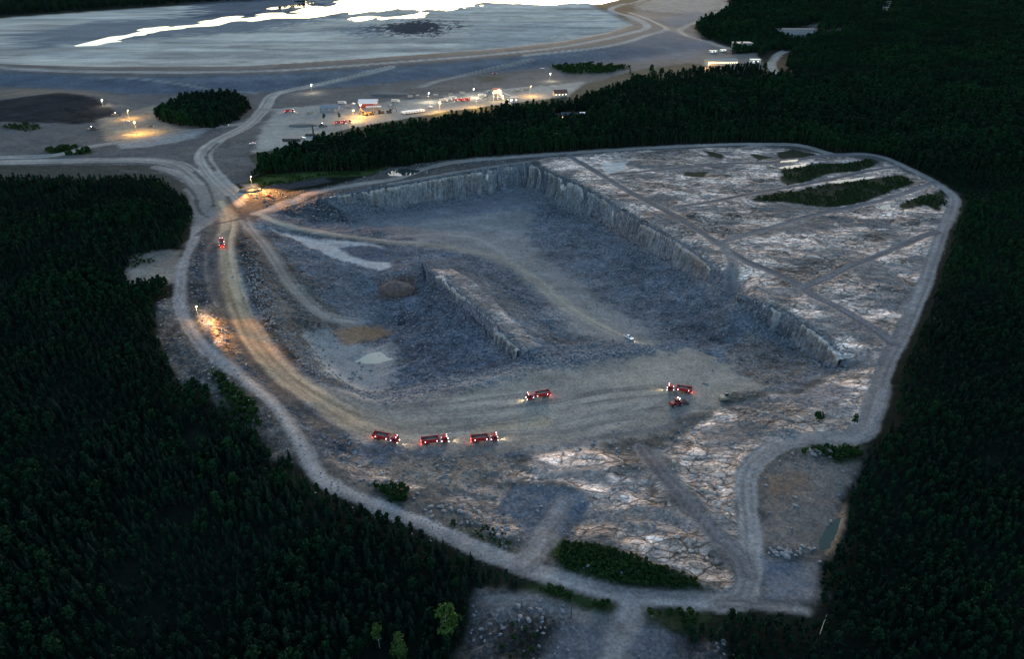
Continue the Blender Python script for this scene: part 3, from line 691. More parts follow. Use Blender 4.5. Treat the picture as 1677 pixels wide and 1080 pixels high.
def ground_material():
    m, nt, b = mat('ground_cover')
    L = nt.links.new
    alb = N(nt, 'ShaderNodeVertexColor', layer_name='alb').outputs[0]
    mk = N(nt, 'ShaderNodeSeparateColor'); L(N(nt, 'ShaderNodeVertexColor', layer_name='mk').outputs[0], mk.inputs[0])
    rock, rub, wall = mk.outputs[0], mk.outputs[1], mk.outputs[2]
    pos = N(nt, 'ShaderNodeNewGeometry').outputs['Position']
    n1 = noise(nt, pos, .9, 5, .65); n2 = noise(nt, pos, .22, 4); n3 = noise(nt, pos, 3.2, 3)
    # stretched grain of the bedrock
    mp = N(nt, 'ShaderNodeMapping'); mp.inputs['Rotation'].default_value = (0, 0, math.radians(17)); mp.inputs['Scale'].default_value = (.16, .62, .5); L(pos, mp.inputs[0])
    g1 = noise(nt, mp.outputs[0], 1.4, 6, .68)
    wn = N(nt, 'ShaderNodeTexNoise'); wn.inputs['Scale'].default_value = .13; wn.inputs['Detail'].default_value = 4; L(pos, wn.inputs['Vector'])
    ws = N(nt, 'ShaderNodeVectorMath', operation='MULTIPLY_ADD'); L(wn.outputs['Color'], ws.inputs[0]); ws.inputs[1].default_value = (6, 6, 2); L(pos, ws.inputs[2])
    mq = N(nt, 'ShaderNodeMapping'); mq.inputs['Rotation'].default_value = (0, 0, math.radians(17)); mq.inputs['Scale'].default_value = (.10, .23, .1); L(ws.outputs[0], mq.inputs[0])
    def slab(scale, lo, hi):
        e = N(nt, 'ShaderNodeTexVoronoi', feature='DISTANCE_TO_EDGE'); e.inputs['Scale'].default_value = scale; L(mq.outputs[0], e.inputs['Vector'])
        q = N(nt, 'ShaderNodeTexVoronoi'); q.inputs['Scale'].default_value = scale; L(mq.outputs[0], q.inputs['Vector'])
        s_ = N(nt, 'ShaderNodeSeparateColor'); L(q.outputs['Color'], s_.inputs[0])
        return mapr(nt, e.outputs['Distance'], .005, .085, lo, 1.0), s_.outputs[0]
    e1, c1 = slab(1.0, .36, 1); e2, c2 = slab(2.7, .6, 1)
    slabs = math_(nt, 'MULTIPLY', math_(nt, 'MULTIPLY', e1, e2), math_(nt, 'MULTIPLY', mapr(nt, c1, 0, 1, .9, 1.6), mapr(nt, c2, 0, 1, .85, 1.5)))
    vo = N(nt, 'ShaderNodeTexVoronoi'); vo.inputs['Scale'].default_value = .75; vo.inputs['Randomness'].default_value = 1; L(pos, vo.inputs['Vector'])
    vs = N(nt, 'ShaderNodeSeparateColor'); L(vo.outputs['Color'], vs.inputs[0])
    vo2 = N(nt, 'ShaderNodeTexVoronoi'); vo2.inputs['Scale'].default_value = 1.7; L(pos, vo2.inputs['Vector'])
    vs2 = N(nt, 'ShaderNodeSeparateColor'); L(vo2.outputs['Color'], vs2.inputs[0])
    # vertical streaks on the rock walls
    mw = N(nt, 'ShaderNodeMapping'); mw.inputs['Scale'].default_value = (.55, .55, .06); L(pos, mw.inputs[0])
    w1 = noise(nt, mw.outputs[0], 1.3, 5, .6)
    base = mapr(nt, n1, .28, .72, .6, 1.4)
    base = math_(nt, 'MULTIPLY', base, mapr(nt, n2, .3, .7, .86, 1.14))
    fr = math_(nt, 'MULTIPLY', mapr(nt, g1, .34, .66, .78, 1.24), slabs)
    fb = math_(nt, 'MULTIPLY', mapr(nt, vs.outputs[0], 0, 1, .6, 1.45), mapr(nt, vs2.outputs[0], 0, 1, .65, 1.35))
    fw = mapr(nt, w1, .32, .68, .5, 1.5)
    def lerp1(f, v):
        return math_(nt, 'ADD', 1.0, math_(nt, 'MULTIPLY', f, math_(nt, 'SUBTRACT', v, 1.0)))
    f = math_(nt, 'MULTIPLY', base, lerp1(rock, fr))
    f = math_(nt, 'MULTIPLY', f, lerp1(rub, fb))
    f = math_(nt, 'MULTIPLY', f, lerp1(wall, fw))
    cm = N(nt, 'ShaderNodeVectorMath', operation='SCALE'); L(alb, cm.inputs[0]); L(f, cm.inputs['Scale'])
    L(cm.outputs[0], b.inputs['Base Color'])
    b.inputs['Roughness'].default_value = .95; b.inputs['Specular IOR Level'].default_value = .03
    h = math_(nt, 'ADD', math_(nt, 'MULTIPLY', n1, .25), math_(nt, 'MULTIPLY', math_(nt, 'MULTIPLY', slabs, rock), .9))
    h = math_(nt, 'ADD', h, math_(nt, 'MULTIPLY', math_(nt, 'MULTIPLY', vs.outputs[1], rub), .55))
    h = math_(nt, 'ADD', h, math_(nt, 'MULTIPLY', math_(nt, 'MULTIPLY', w1, wall), 1.6))
    bp = N(nt, 'ShaderNodeBump'); bp.inputs['Strength'].default_value = .8; bp.inputs['Distance'].default_value = .8
    L(h, bp.inputs['Height']); L(bp.outputs[0], b.inputs['Normal'])
    return m

def basin_material(src):
    m = src.copy(); m.name = 'settled_tailings'
    b = [n for n in m.node_tree.nodes if n.type == 'BSDF_PRINCIPLED'][0]
    b.inputs['Roughness'].default_value = .8; b.inputs['Specular IOR Level'].default_value = .0
    return m

MG = ground_material(); MB_ = basin_material(MG)

def build_ground():
    co = np.stack([XX, YY, ZZ], -1)
    # move the wall faces in and out along their joints
    gl = np.maximum(SLOPE, .2)
    co[..., 0] += WALLK * jo * 1.3 * (gx_ / gl); co[..., 1] += WALLK * jo * 1.3 * (gy_ / gl)
    du = np.gradient(co, axis=1); dv = np.gradient(co, axis=0)
    nr = np.cross(du, dv); nr /= np.linalg.norm(nr, axis=-1, keepdims=True)
    # keep what can be seen or nearly so
    jj, ii = np.meshgrid(np.arange(NY - 1), np.arange(NX - 1), indexing='ij')
    cls = CLS[:-1, :-1]
    vis = np.abs(XX[:-1, :-1]) < (YY[:-1, :-1] * 1.3 + 200)
    col = np.concatenate([np.clip(ALB, .004, .9), np.ones((NY, NX, 1))], -1)
    mk = np.stack([np.clip(ROCK, 0, 1), np.clip(RUB, 0, 1) * near, np.clip(WALLK, 0, 1), np.ones((NY, NX))], -1)
    for ci, nm in enumerate(CLASSES):
        sel = (cls == ci) & vis
        if not sel.any(): continue
        j = jj[sel]; i = ii[sel]
        q = np.stack([j * NX + i, j * NX + i + 1, (j + 1) * NX + i + 1, (j + 1) * NX + i], -1)
        u, inv = np.unique(q, return_inverse=True)
        q = inv.reshape(-1, 4)
        me = bpy.data.meshes.new(nm)
        me.vertices.add(len(u)); me.vertices.foreach_set('co', co.reshape(-1, 3)[u].astype(np.float32).ravel())
        me.loops.add(q.size); me.polygons.add(len(q))
        me.loops.foreach_set('vertex_index', q.astype(np.int32).ravel())
        me.polygons.foreach_set('loop_start', (np.arange(len(q)) * 4).astype(np.int32))
        me.polygons.foreach_set('use_smooth', np.ones(len(q), bool))
        for an, arr in (('alb', col), ('mk', mk)):
            at = me.color_attributes.new(an, 'FLOAT_COLOR', 'POINT')
            at.data.foreach_set('color', arr.reshape(-1, 4)[u].astype(np.float32).ravel())
        me.update(); me.validate()
        me.normals_split_custom_set_from_vertices(nr.reshape(-1, 3)[u].astype(np.float32))
        me.materials.append(MB_ if nm == 'settling_basin' else MG)
        o = bpy.data.objects.new(nm, me); COL.objects.link(o)
        o['kind'] = 'structure'
build_ground()

# the blasted faces themselves: broken in blocks, with a pale weathered rim and a slumped foot
def wall_face(top, foot, seed):
    T = np.array(top); Fo = np.array(foot)
    seg = np.hypot(*np.diff(T[:, :2], axis=0).T); cum = np.concatenate([[0], np.cumsum(seg)])
    n = int(cum[-1] / .7); s = np.linspace(0, cum[-1], n)
    tp = np.stack([np.interp(s, cum, T[:, k]) for k in range(3)], -1); fo = np.stack([np.interp(s, cum, Fo[:, k]) for k in range(3)], -1)
    tg = np.gradient(blur1(tp[:, :2], 6), axis=0); nn = np.stack([tg[:, 1], -tg[:, 0]], -1); nn /= np.linalg.norm(nn, axis=1, keepdims=True)
    if ((fo[:, :2] - tp[:, :2]) * nn).sum() < 0: nn = -nn
    M = 30
    t = np.linspace(0, 1, M)[None, :]; S = s[:, None] + 0 * t; Tt = t + 0 * S
    hgt = tp[:, 2] - fo[:, 2]
    z_top = samp(ZZ, tp[:, 0] - nn[:, 0] * 1.6, tp[:, 1] - nn[:, 1] * 1.6) + .12
    z_bot = samp(ZZ, fo[:, 0] + nn[:, 0] * 3.0, fo[:, 1] + nn[:, 1] * 3.0) - .9
    z_top = z_top - (z_top - z_bot) * (.30 * sstep(.58, .74, fbm(s / 13, s * 0, 3, seed + 11)) + .07 * vnoise(np.floor(s / 3.1) * 1.7, s * 0, seed + 12))
    Z = z_top[:, None] * (1 - Tt) + z_bot[:, None] * Tt
    H = (z_top - z_bot)[:, None]
    def blk(w, hh, k):
        q = vnoise(np.floor(S / w + .35 * np.floor(Tt * H / hh)) * 3.7, np.floor(Tt * H / hh + .5 * np.floor(S / w)) * 5.1, seed + k)
        return q - .5
    B1 = blk(5.2, 40, 1); B2 = blk(2.1, 5.5, 2); B3 = blk(.9, 1.8, 3)
    big = fbm(S / 17, Tt * 0, 3, seed + 4) - .5
    d = .8 + big * 7.5 + B1 * 2.6 + B2 * 1.3 + B3 * .45 + (fbm(S / 1.5, Tt * H / 4, 3, seed + 5) - .5) * .8
    d = d + Tt * (.10 * H) + 3.2 * np.clip(Tt - .74, 0, 1) ** 1.3 * 3 * (.4 + 1.2 * fbm(S / 7, Tt * 0, 3, seed + 6))
    d = np.maximum(d, .25 + Tt * .05 * H)
    # rim row reaches back over the edge
    d[:, 0] = -2.2 + .8 * B2[:, 0]; Z[:, 0] = samp(ZZ, tp[:, 0] + nn[:, 0] * d[:, 0], tp[:, 1] + nn[:, 1] * d[:, 0]) - .25
    Z[:, 1] = z_top + .1 + .9 * B2[:, 1]; d[:, 1] = d[:, 2] - .25
    X = tp[:, 0:1] + nn[:, 0:1] * d; Y = tp[:, 1:2] + nn[:, 1:2] * d
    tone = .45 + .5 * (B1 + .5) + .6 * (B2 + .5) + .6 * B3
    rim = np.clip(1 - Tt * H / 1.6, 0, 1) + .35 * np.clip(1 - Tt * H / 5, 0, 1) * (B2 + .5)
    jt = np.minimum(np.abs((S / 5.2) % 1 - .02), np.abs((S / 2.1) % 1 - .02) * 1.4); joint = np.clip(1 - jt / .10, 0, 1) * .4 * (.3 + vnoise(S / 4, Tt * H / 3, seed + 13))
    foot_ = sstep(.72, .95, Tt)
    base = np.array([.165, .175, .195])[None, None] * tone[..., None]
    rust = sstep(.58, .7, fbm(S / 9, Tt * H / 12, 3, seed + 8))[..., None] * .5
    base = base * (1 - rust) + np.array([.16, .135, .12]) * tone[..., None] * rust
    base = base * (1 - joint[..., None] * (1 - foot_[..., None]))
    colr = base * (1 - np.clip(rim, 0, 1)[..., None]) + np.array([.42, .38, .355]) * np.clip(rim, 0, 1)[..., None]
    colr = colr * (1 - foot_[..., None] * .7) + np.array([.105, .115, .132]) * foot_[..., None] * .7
    co = np.stack([X, Y, Z], -1).reshape(-1, 3)
    ii, jj = np.meshgrid(np.arange(n - 1), np.arange(M - 1), indexing='ij')
    q = np.stack([ii * M + jj, ii * M + jj + 1, (ii + 1) * M + jj + 1, (ii + 1) * M + jj], -1).reshape(-1, 4)
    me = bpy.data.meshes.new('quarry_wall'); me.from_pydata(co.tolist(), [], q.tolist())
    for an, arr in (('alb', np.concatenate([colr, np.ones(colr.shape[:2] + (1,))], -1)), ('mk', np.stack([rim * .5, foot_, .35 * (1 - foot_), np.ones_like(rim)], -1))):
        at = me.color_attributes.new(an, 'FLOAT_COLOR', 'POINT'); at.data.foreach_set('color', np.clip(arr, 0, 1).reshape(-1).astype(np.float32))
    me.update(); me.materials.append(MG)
    bm = bmesh.new(); bm.from_mesh(me); bmesh.ops.recalc_face_normals(bm, faces=bm.faces[:])
    if sum(f.normal.dot(Vector((nn[n // 2, 0], nn[n // 2, 1], .3))) for f in bm.faces) < 0: bmesh.ops.reverse_faces(bm, faces=bm.faces[:])
    bm.to_mesh(me); bm.free()
    o = bpy.data.objects.new('quarry_wall', me); COL.objects.link(o); o['kind'] = 'structure'
def blur1(a, k):
    for _ in range(k * 4):
        p = np.pad(a, ((1, 1), (0, 0)), mode='edge'); a = (p[:-2] + p[2:] + 2 * p[1:-1]) / 4
    return a
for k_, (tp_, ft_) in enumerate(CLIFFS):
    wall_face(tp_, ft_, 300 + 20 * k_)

def water_material():
    m, nt, b = mat('still_water')
    b.inputs['Base Color'].default_value = (.03, .045, .045, 1); b.inputs['Roughness'].default_value = .04; b.inputs['IOR'].default_value = 1.33
    pos = N(nt, 'ShaderNodeNewGeometry').outputs['Position']
    bp = N(nt, 'ShaderNodeBump'); bp.inputs['Strength'].default_value = .03; bp.inputs['Distance'].default_value = .05
    nt.links.new(noise(nt, pos, .35, 2), bp.inputs['Height']); nt.links.new(bp.outputs[0], b.inputs['Normal'])
    return m
MW = water_material()
def milky():
    m, nt, b = mat('milky_water')
    b.inputs['Base Color'].default_value = (.42, .40, .32, 1); b.inputs['Roughness'].default_value = .1; b.inputs['IOR'].default_value = 1.33
    return m
MMILK = milky()
def greenw():
    m, nt, b = mat('green_water')
    b.inputs['Base Color'].default_value = (.025, .045, .038, 1); b.inputs['Roughness'].default_value = .25; b.inputs['IOR'].default_value = 1.33
    return m
MGREEN = greenw()
BASIN = W([(-350, 82), (0, 104), (150, 109), (400, 108), (640, 93), (800, 81), (920, 68), (998, 53), (1034, 40), (1004, 23), (968, 10), (1030, -6), (1110, -28), (590, -31), (500, -1), (330, 7), (180, 17), (0, 30), (-300, 52)])
WATERS = [w for w in WATERS if w[2] != 'water'] + [(BASIN, ZB - .3, 'water')]
for k, (poly, z, nm) in enumerate(WATERS):
    c = np.mean(poly, axis=0); g = 1.0 if nm == 'water' else 1.1
    bm = bmesh.new()
    pv = [bm.verts.new(((x - c[0]) * g + c[0], (y - c[1]) * g + c[1], z)) for x, y in poly]
    bm.faces.new(pv); bmesh.ops.triangulate(bm, faces=bm.faces[:]); bmesh.ops.recalc_face_normals(bm, faces=bm.faces[:])
    if sum(f.normal.z for f in bm.faces) < 0: bmesh.ops.reverse_faces(bm, faces=bm.faces[:])
    me = bpy.data.meshes.new(nm); bm.to_mesh(me); bm.free()
    me.materials.append(MMILK if k == 1 else MGREEN if k == 2 else MW)
    o = bpy.data.objects.new(nm, me); COL.objects.link(o); o['kind'] = 'structure'

# ---------------------------------------------------------------- camera, sky, light
cam = bpy.data.cameras.new('camera'); co_ = bpy.data.objects.new('camera', cam); COL.objects.link(co_)
cam.sensor_width = 36; cam.lens = 36 * FPX / PW; cam.clip_end = 20000; cam.clip_start = 1
co_.location = (0, 0, CZ); co_.rotation_euler = (math.pi / 2 - PITCH, 0, 0)
SC.camera = co_
wd = bpy.data.worlds.new('World'); SC.world = wd; wd.use_nodes = True
nt = wd.node_tree; nt.nodes.clear()
sky = nt.nodes.new('ShaderNodeTexSky'); sky.sky_type = 'NISHITA'; sky.sun_disc = False
SUN_EL, SUN_AZ = math.radians(6.0), math.radians(8)
sky.sun_elevation = SUN_EL; sky.sun_rotation = SUN_AZ; sky.air_density = 1.0; sky.dust_density = 1.0; sky.ozone_density = 1.6; sky.altitude = 200
bg = nt.nodes.new('ShaderNodeBackground'); bg.inputs[1].default_value = .15
wo = nt.nodes.new('ShaderNodeOutputWorld')
nt.links.new(sky.outputs[0], bg.inputs[0]); nt.links.new(bg.outputs[0], wo.inputs[0])
sl = bpy.data.lights.new('sun', 'SUN'); sl.energy = .5; sl.angle = math.radians(12); sl.color = (1, .88, .72)
so = bpy.data.objects.new('sun', sl); COL.objects.link(so)
sd_ = Vector((math.sin(SUN_AZ) * math.cos(SUN_EL), math.cos(SUN_AZ) * math.cos(SUN_EL), math.sin(SUN_EL)))
so.rotation_euler = (-sd_).to_track_quat('-Z', 'Y').to_euler()
so.location = sd_ * 500
SC.view_settings.view_transform = 'Standard'; SC.view_settings.look = 'None'; SC.view_settings.gamma = 1
SC.view_settings.exposure = 1.85
SC.cycles.max_bounces = 4; SC.cycles.diffuse_bounces = 2; SC.cycles.glossy_bounces = 2; SC.cycles.transparent_max_bounces = 4
# ---------------------------------------------------------------- mesh builder
class MB:
    def __init__(s): s.bm = bmesh.new()
    def prism(s, prof, y0, y1, axis='y'):
        """profile of (x, z) pulled along y (or (y, z) along x)"""
        a = [s.bm.verts.new((p[0], y0, p[1]) if axis == 'y' else (y0, p[0], p[1])) for p in prof]
        b = [s.bm.verts.new((p[0], y1, p[1]) if axis == 'y' else (y1, p[0], p[1])) for p in prof]
        s.bm.faces.new(a); s.bm.faces.new(b[::-1])
        n = len(prof)
        for i in range(n):
            s.bm.faces.new((a[i], b[i], b[(i + 1) % n], a[(i + 1) % n]))
        return s
    def box(s, x0, x1, y0, y1, z0, z1):
        return s.prism([(x0, z0), (x1, z0), (x1, z1), (x0, z1)], y0, y1)
    def tube(s, p, q, r0, r1=None, n=8):
        p = Vector(p); q = Vector(q); r1 = r0 if r1 is None else r1
        d = (q - p).normalized(); u = d.orthogonal().normalized(); v = d.cross(u)
        A = [s.bm.verts.new(p + (u * math.cos(k * 2 * math.pi / n) + v * math.sin(k * 2 * math.pi / n)) * r0) for k in range(n)]
        B = [s.bm.verts.new(q + (u * math.cos(k * 2 * math.pi / n) + v * math.sin(k * 2 * math.pi / n)) * r1) for k in range(n)]
        for k in range(n):
            s.bm.faces.new((A[k], A[(k + 1) % n], B[(k + 1) % n], B[k]))
        s.bm.faces.new(A[::-1]); s.bm.faces.new(B)
        return s
    def ball(s, c, r, sub=1):
        bmesh.ops.create_icosphere(s.bm, subdivisions=sub, radius=r, matrix=Matrix.Translation(c)); return s
    def quad(s, *v):
        s.bm.faces.new([s.bm.verts.new(p) for p in v]); return s
    def build(s, name, m, parent=None, bevel=0, smooth=False, recalc=True):
        if recalc: bmesh.ops.recalc_face_normals(s.bm, faces=s.bm.faces[:])
        if bevel:
            bmesh.ops.bevel(s.bm, geom=s.bm.edges[:], offset=bevel, segments=1, affect='EDGES', profile=.5)
        me = bpy.data.meshes.new(name); s.bm.to_mesh(me); s.bm.free()
        if smooth: me.polygons.foreach_set('use_smooth', [True] * len(me.polygons))
        me.materials.append(m)
        o = bpy.data.objects.new(name, me); COL.objects.link(o)
        if parent: o.parent = parent
        return o

def thing(name, label, cat, loc, rz=0, group=None, scale=1, tilt=0):
    o = bpy.data.objects.new(name, None); COL.objects.link(o)
    o.empty_display_size = .5; o.location = loc; o.rotation_euler = (0, tilt, rz); o.scale = (scale,) * 3
    o['label'] = label; o['category'] = cat
    if group: o['group'] = group
    return o

def kids(o):
    return [c for c in bpy.data.objects if c.parent == o]
TREE_OF = {}
def dup(root, loc, rz, label, group=None, scale=None, tilt=None):
    if root.name not in TREE_OF:
        TREE_OF[root.name] = [(c, kids(c)) for c in kids(root)]
    r = root.copy(); COL.objects.link(r); r.location = loc
    r.rotation_euler = (0, root.rotation_euler[1] if tilt is None else tilt, rz)
    r['label'] = label
    if group: r['group'] = group
    if scale is not None: r.scale = (scale,) * 3
    for c, gs in TREE_OF[root.name]:
        k = c.copy(); COL.objects.link(k); k.parent = r
        for g in gs:
            h = g.copy(); COL.objects.link(h); h.parent = k
    return r

def paint(name, col, rough=.6, metal=0, var=.25, scale=1.5):
    m, nt, b = mat(name)
    tc = N(nt, 'ShaderNodeTexCoord').outputs['Object']
    f = mapr(nt, noise(nt, tc, scale, 5, .6), .25, .75, 1 - var, 1 + var)
    cm = N(nt, 'ShaderNodeVectorMath', operation='SCALE'); cm.inputs[0].default_value = col; nt.links.new(f, cm.inputs['Scale'])
    nt.links.new(cm.outputs[0], b.inputs['Base Color'])
    b.inputs['Roughness'].default_value = rough; b.inputs['Metallic'].default_value = metal
    return m
def glow(name, col, strength):
    m, nt, b = mat(name)
    b.inputs['Base Color'].default_value = (*col, 1); b.inputs['Emission Color'].default_value = (*col, 1); b.inputs['Emission Strength'].default_value = strength
    return m

def foliage(name, c0, c1, patch=.6, patch_scale=.02):
    m, nt, b = mat(name)
    oi = N(nt, 'ShaderNodeObjectInfo').outputs['Random']
    pos = N(nt, 'ShaderNodeNewGeometry').outputs['Position']
    pn = mapr(nt, noise(nt, pos, patch_scale, 3), .42, .68, 0, 1)
    f = math_(nt, 'ADD', math_(nt, 'MULTIPLY', oi, 1 - patch), math_(nt, 'MULTIPLY', pn, patch), clamp=True)
    c = mixc(nt, f, c0, c1)
    ln = mapr(nt, noise(nt, pos, 1.1, 3), .3, .7, .7, 1.3)
    cm = N(nt, 'ShaderNodeVectorMath', operation='SCALE'); nt.links.new(c, cm.inputs[0]); nt.links.new(ln, cm.inputs['Scale'])
    nt.links.new(cm.outputs[0], b.inputs['Base Color'])
    b.inputs['Roughness'].default_value = .85; b.inputs['Specular IOR Level'].default_value = .02
    return m
M_SPR = foliage('spruce_needles', (.007, .0145, .0115), (.011, .026, .0155), .4)
M_DEC = foliage('young_leaves', (.007, .020, .0125), (.012, .047, .018), .75, .012)
M_BIR = foliage('birch_leaves', (.03, .062, .018), (.042, .08, .022), .3)
M_BUSH = foliage('bush_leaves', (.014, .034, .012), (.026, .062, .018), .5, .06)
M_BARK = paint('bark', (.05, .042, .035), .9)
M_WBARK = paint('birch_bark', (.35, .34, .32), .8, var=.4, scale=4)

def spruce_crown(seed, h=10.0, r=1.9, lv=15, nb=7):
    R = random.Random(seed); mb = MB()
    for i in range(lv):
        t = i / (lv - 1)
        z = h * (.10 + .88 * t); rr = r * (1 - t) ** .9 * R.uniform(.8, 1.15) + .10
        n = max(4, int(nb * (1 - .45 * t)))
        a0 = R.uniform(0, 6.3)
        for k in range(n):
            if R.random() < .08: continue
            a = a0 + k * 6.283 / n + R.uniform(-.25, .25); L = rr * R.uniform(.7, 1.2)
            ca, sa = math.cos(a), math.sin(a); w = L * .36 + .12
            dz = -L * R.uniform(.25, .5)
            root = (0, 0, z + .25); tip = (ca * L, sa * L, z + dz)
            ml = (ca * L * .55 - sa * w, sa * L * .55 + ca * w, z + dz * .75 - .12); mr = (ca * L * .55 + sa * w, sa * L * .55 - ca * w, z + dz * .75 - .12)
            mb.bm.faces.new([mb.bm.verts.new(p) for p in (root, ml, tip)]); mb.bm.faces.new([mb.bm.verts.new(p) for p in (root, tip, mr)])
    for k in range(4):
        a = k * 1.57
        mb.bm.faces.new([mb.bm.verts.new(p) for p in ((.16 * math.cos(a), .16 * math.sin(a), h * .93), (.16 * math.cos(a + 1.6), .16 * math.sin(a + 1.6), h * .93), (0, 0, h * 1.03))])
    return mb
def leafy_crown(seed, h=10.0, r=2.6, z0=.28, lobes=11, leaves=30, size=.62):
    R = random.Random(seed); mb = MB()
    for i in range(lobes):
        t = R.uniform(0, 1); a = R.uniform(0, 6.3)
        zz = h * (z0 + (.93 - z0) * t); rad = r * math.sqrt(max(.05, 1 - (2 * t - .8) ** 2 / 1.5)) * R.uniform(.25, .75)
        c = Vector((math.cos(a) * rad, math.sin(a) * rad, zz)); lr = r * R.uniform(.32, .55)
        for k in range(leaves):
            d = Vector((R.gauss(0, 1), R.gauss(0, 1), R.gauss(0, 1) + .3)).normalized()
            p = c + d * lr * R.uniform(.65, 1.08)
            nrm = (d + Vector((R.gauss(0, .6), R.gauss(0, .6), R.gauss(0, .6)))).normalized()
            u = nrm.orthogonal().normalized(); v = nrm.cross(u); s = size * R.uniform(.6, 1.3)
            mb.quad(p - u * s, p - v * s * .7, p + u * s, p + v * s * .7)
    return mb
def trunk(h, r, seed=0, limbs=0, cr=2.0):
    R = random.Random(seed); mb = MB()
    mb.tube((0, 0, -.6), (R.uniform(-.1, .1), R.uniform(-.1, .1), h), r, r * .25, 6)
    for k in range(limbs):
        a = R.uniform(0, 6.3); z = h * R.uniform(.35, .75); L = cr * R.uniform(.5, .9)
        mb.tube((0, 0, z), (math.cos(a) * L, math.sin(a) * L, z + L * .9), r * .4, r * .12, 5)
    return mb

L_SPR = 'dark spruce standing among others in the dense forest around the quarry'
G_SPR = 'spruces of the surrounding forest'
L_DEC = 'young leafy tree standing among others in the dense forest around the quarry'
G_DEC = 'young leafy trees of the surrounding forest'
SPR = []; DEC = []
for i in range(3):
    t = thing('spruce_tree', L_SPR, 'tree', (0, 0, 0), group=G_SPR)
    c = (spruce_crown(10 + i, 10, (1.9, 2.3, 0)[i], lv=13) if i < 2 else leafy_crown(20, 10, 1.7, z0=.35, lobes=14, leaves=22, size=.42)).build('crown', M_SPR, t, recalc=False); k = trunk(9.3, .16, i).build('trunk', M_BARK, t)
    SPR.append((t, c, k))
for i in range(3):
    t = thing('leafy_tree', L_DEC, 'tree', (0, 0, 0), group=G_DEC)
    c = leafy_crown(30 + i, 10, (1.7, 2.4, 1.9)[i], lobes=13, leaves=20, size=.55).build('crown', M_DEC, t, recalc=False); k = trunk(8, .14, i, 3).build('trunk', M_BARK, t)
    DEC.append((t, c, k))

# ---------------------------------------------------------------- where the trees stand
def grid_points(x0, x1, y0, y1, sp):
    a = np.arange(x0, x1, sp); b = np.arange(y0, y1, sp)
    X, Y = np.meshgrid(a, b)
    X = X + RNG.uniform(-.48, .48, X.shape) * sp; Y = Y + RNG.uniform(-.48, .48, Y.shape) * sp
    return X.ravel(), Y.ravel()
def inpoly(x, y, poly):
    r = np.zeros(len(x), bool); n = len(poly)
    for k in range(n):
        ax, ay = poly[k][:2]; bx, by = poly[(k + 1) % n][:2]
        if ay == by: continue
        r ^= ((ay > y) != (by > y)) & (x < ax + (y - ay) * (bx - ax) / (by - ay))
    return r
KEEPOUT = [W(p) for p in ([(392, 305), (440, 284), (520, 281), (600, 279), (640, 272), (800, 262), (800, 280), (560, 318), (420, 330)],
                          [(1056, 1003), (1150, 1003), (1200, 1030), (1120, 1035)], [(0, 205), (40, 198), (75, 208), (40, 216)])]
PX = []; PY = []
for y0, y1, sp in ((96, 330, 2.3), (330, 640, 2.4), (640, 950, 3.4), (950, 1400, 5.2), (1400, 2000, 7.5), (2000, 3800, 12.0)):
    w = y1 * .8 + 150
    x, y = grid_points(-w, w, y0, y1, sp)
    m = np.abs(x) < .75 * (y * CT + CZ * ST) * 1.1 + 30
    PX.append(x[m]); PY.append(y[m])
PX = np.concatenate(PX); PY = np.concatenate(PY)
free = (samp(CLR, PX, PY) < .35) & (samp(ROADD, PX, PY) > 3.0 + 11 * (PY > 900)) & (samp(GLS, PX, PY) < .3)
for kp in KEEPOUT: free &= ~inpoly(PX, PY, kp)
PX = PX[free]; PY = PY[free]
PZ = samp(ZZ, PX, PY)
n_ = len(PX)
isleft = PX < (PY - 118) * -.13 - 10
gap = fbm(PX / 13, PY / 13, 3, 122) > .25
PX, PY, PZ = PX[gap], PY[gap], PZ[gap]; n_ = len(PX)
mix_n = fbm(PX / 34, PY / 34, 3, 120)
region_left = (PX < 0) & (PY < 560)
belt = (PY >= 560) & (PY < 1000)
p_spr = np.where(region_left, .74 - 1.3 * np.clip(mix_n - .56, 0, 1) * 3, np.where(belt, .38, np.where(PX > 0, .32, .7)))
spr = RNG.uniform(0, 1, n_) < p_spr
sc = np.where(region_left, RNG.uniform(.36, .74, n_), np.where(belt, RNG.uniform(.55, 1.2, n_), RNG.uniform(.3, .58, n_)))
sc = np.where((PX > 0) & (PY < 150), RNG.uniform(.35, .6, n_), sc)
sc = np.where(PY >= 1000, RNG.uniform(.8, 1.25, n_), sc) * np.where(PY >= 1400, 1.4, 1) * np.where(PY > 2000, 1.4, 1)
sc *= .6 + .8 * fbm(PX / 22, PY / 22, 2, 121)
sc = np.where(RNG.uniform(0, 1, n_) < .04, sc * 1.35, sc)
# wood between the junction and the spoil mound is tall
clump = W([(255, 197), (300, 208), (350, 211), (395, 195), (410, 178), (385, 163), (310, 166)])
cx_, cy_ = grid_points(min(p[0] for p in clump), max(p[0] for p in clump), min(p[1] for p in clump), max(p[1] for p in clump), 3.4)
mc = inpoly(cx_, cy_, clump); cx_ = cx_[mc]; cy_ = cy_[mc]
PX = np.concatenate([PX, cx_]); PY = np.concatenate([PY, cy_]); PZ = np.concatenate([PZ, samp(ZZ, cx_, cy_)])
spr = np.concatenate([spr, RNG.uniform(0, 1, len(cx_)) < .6]); sc = np.concatenate([sc, RNG.uniform(1.0, 1.5, len(cx_))])
rot = RNG.uniform(0, 6.28, len(PX)); var = RNG.integers(0, 3, len(PX))
print('trees', len(PX))

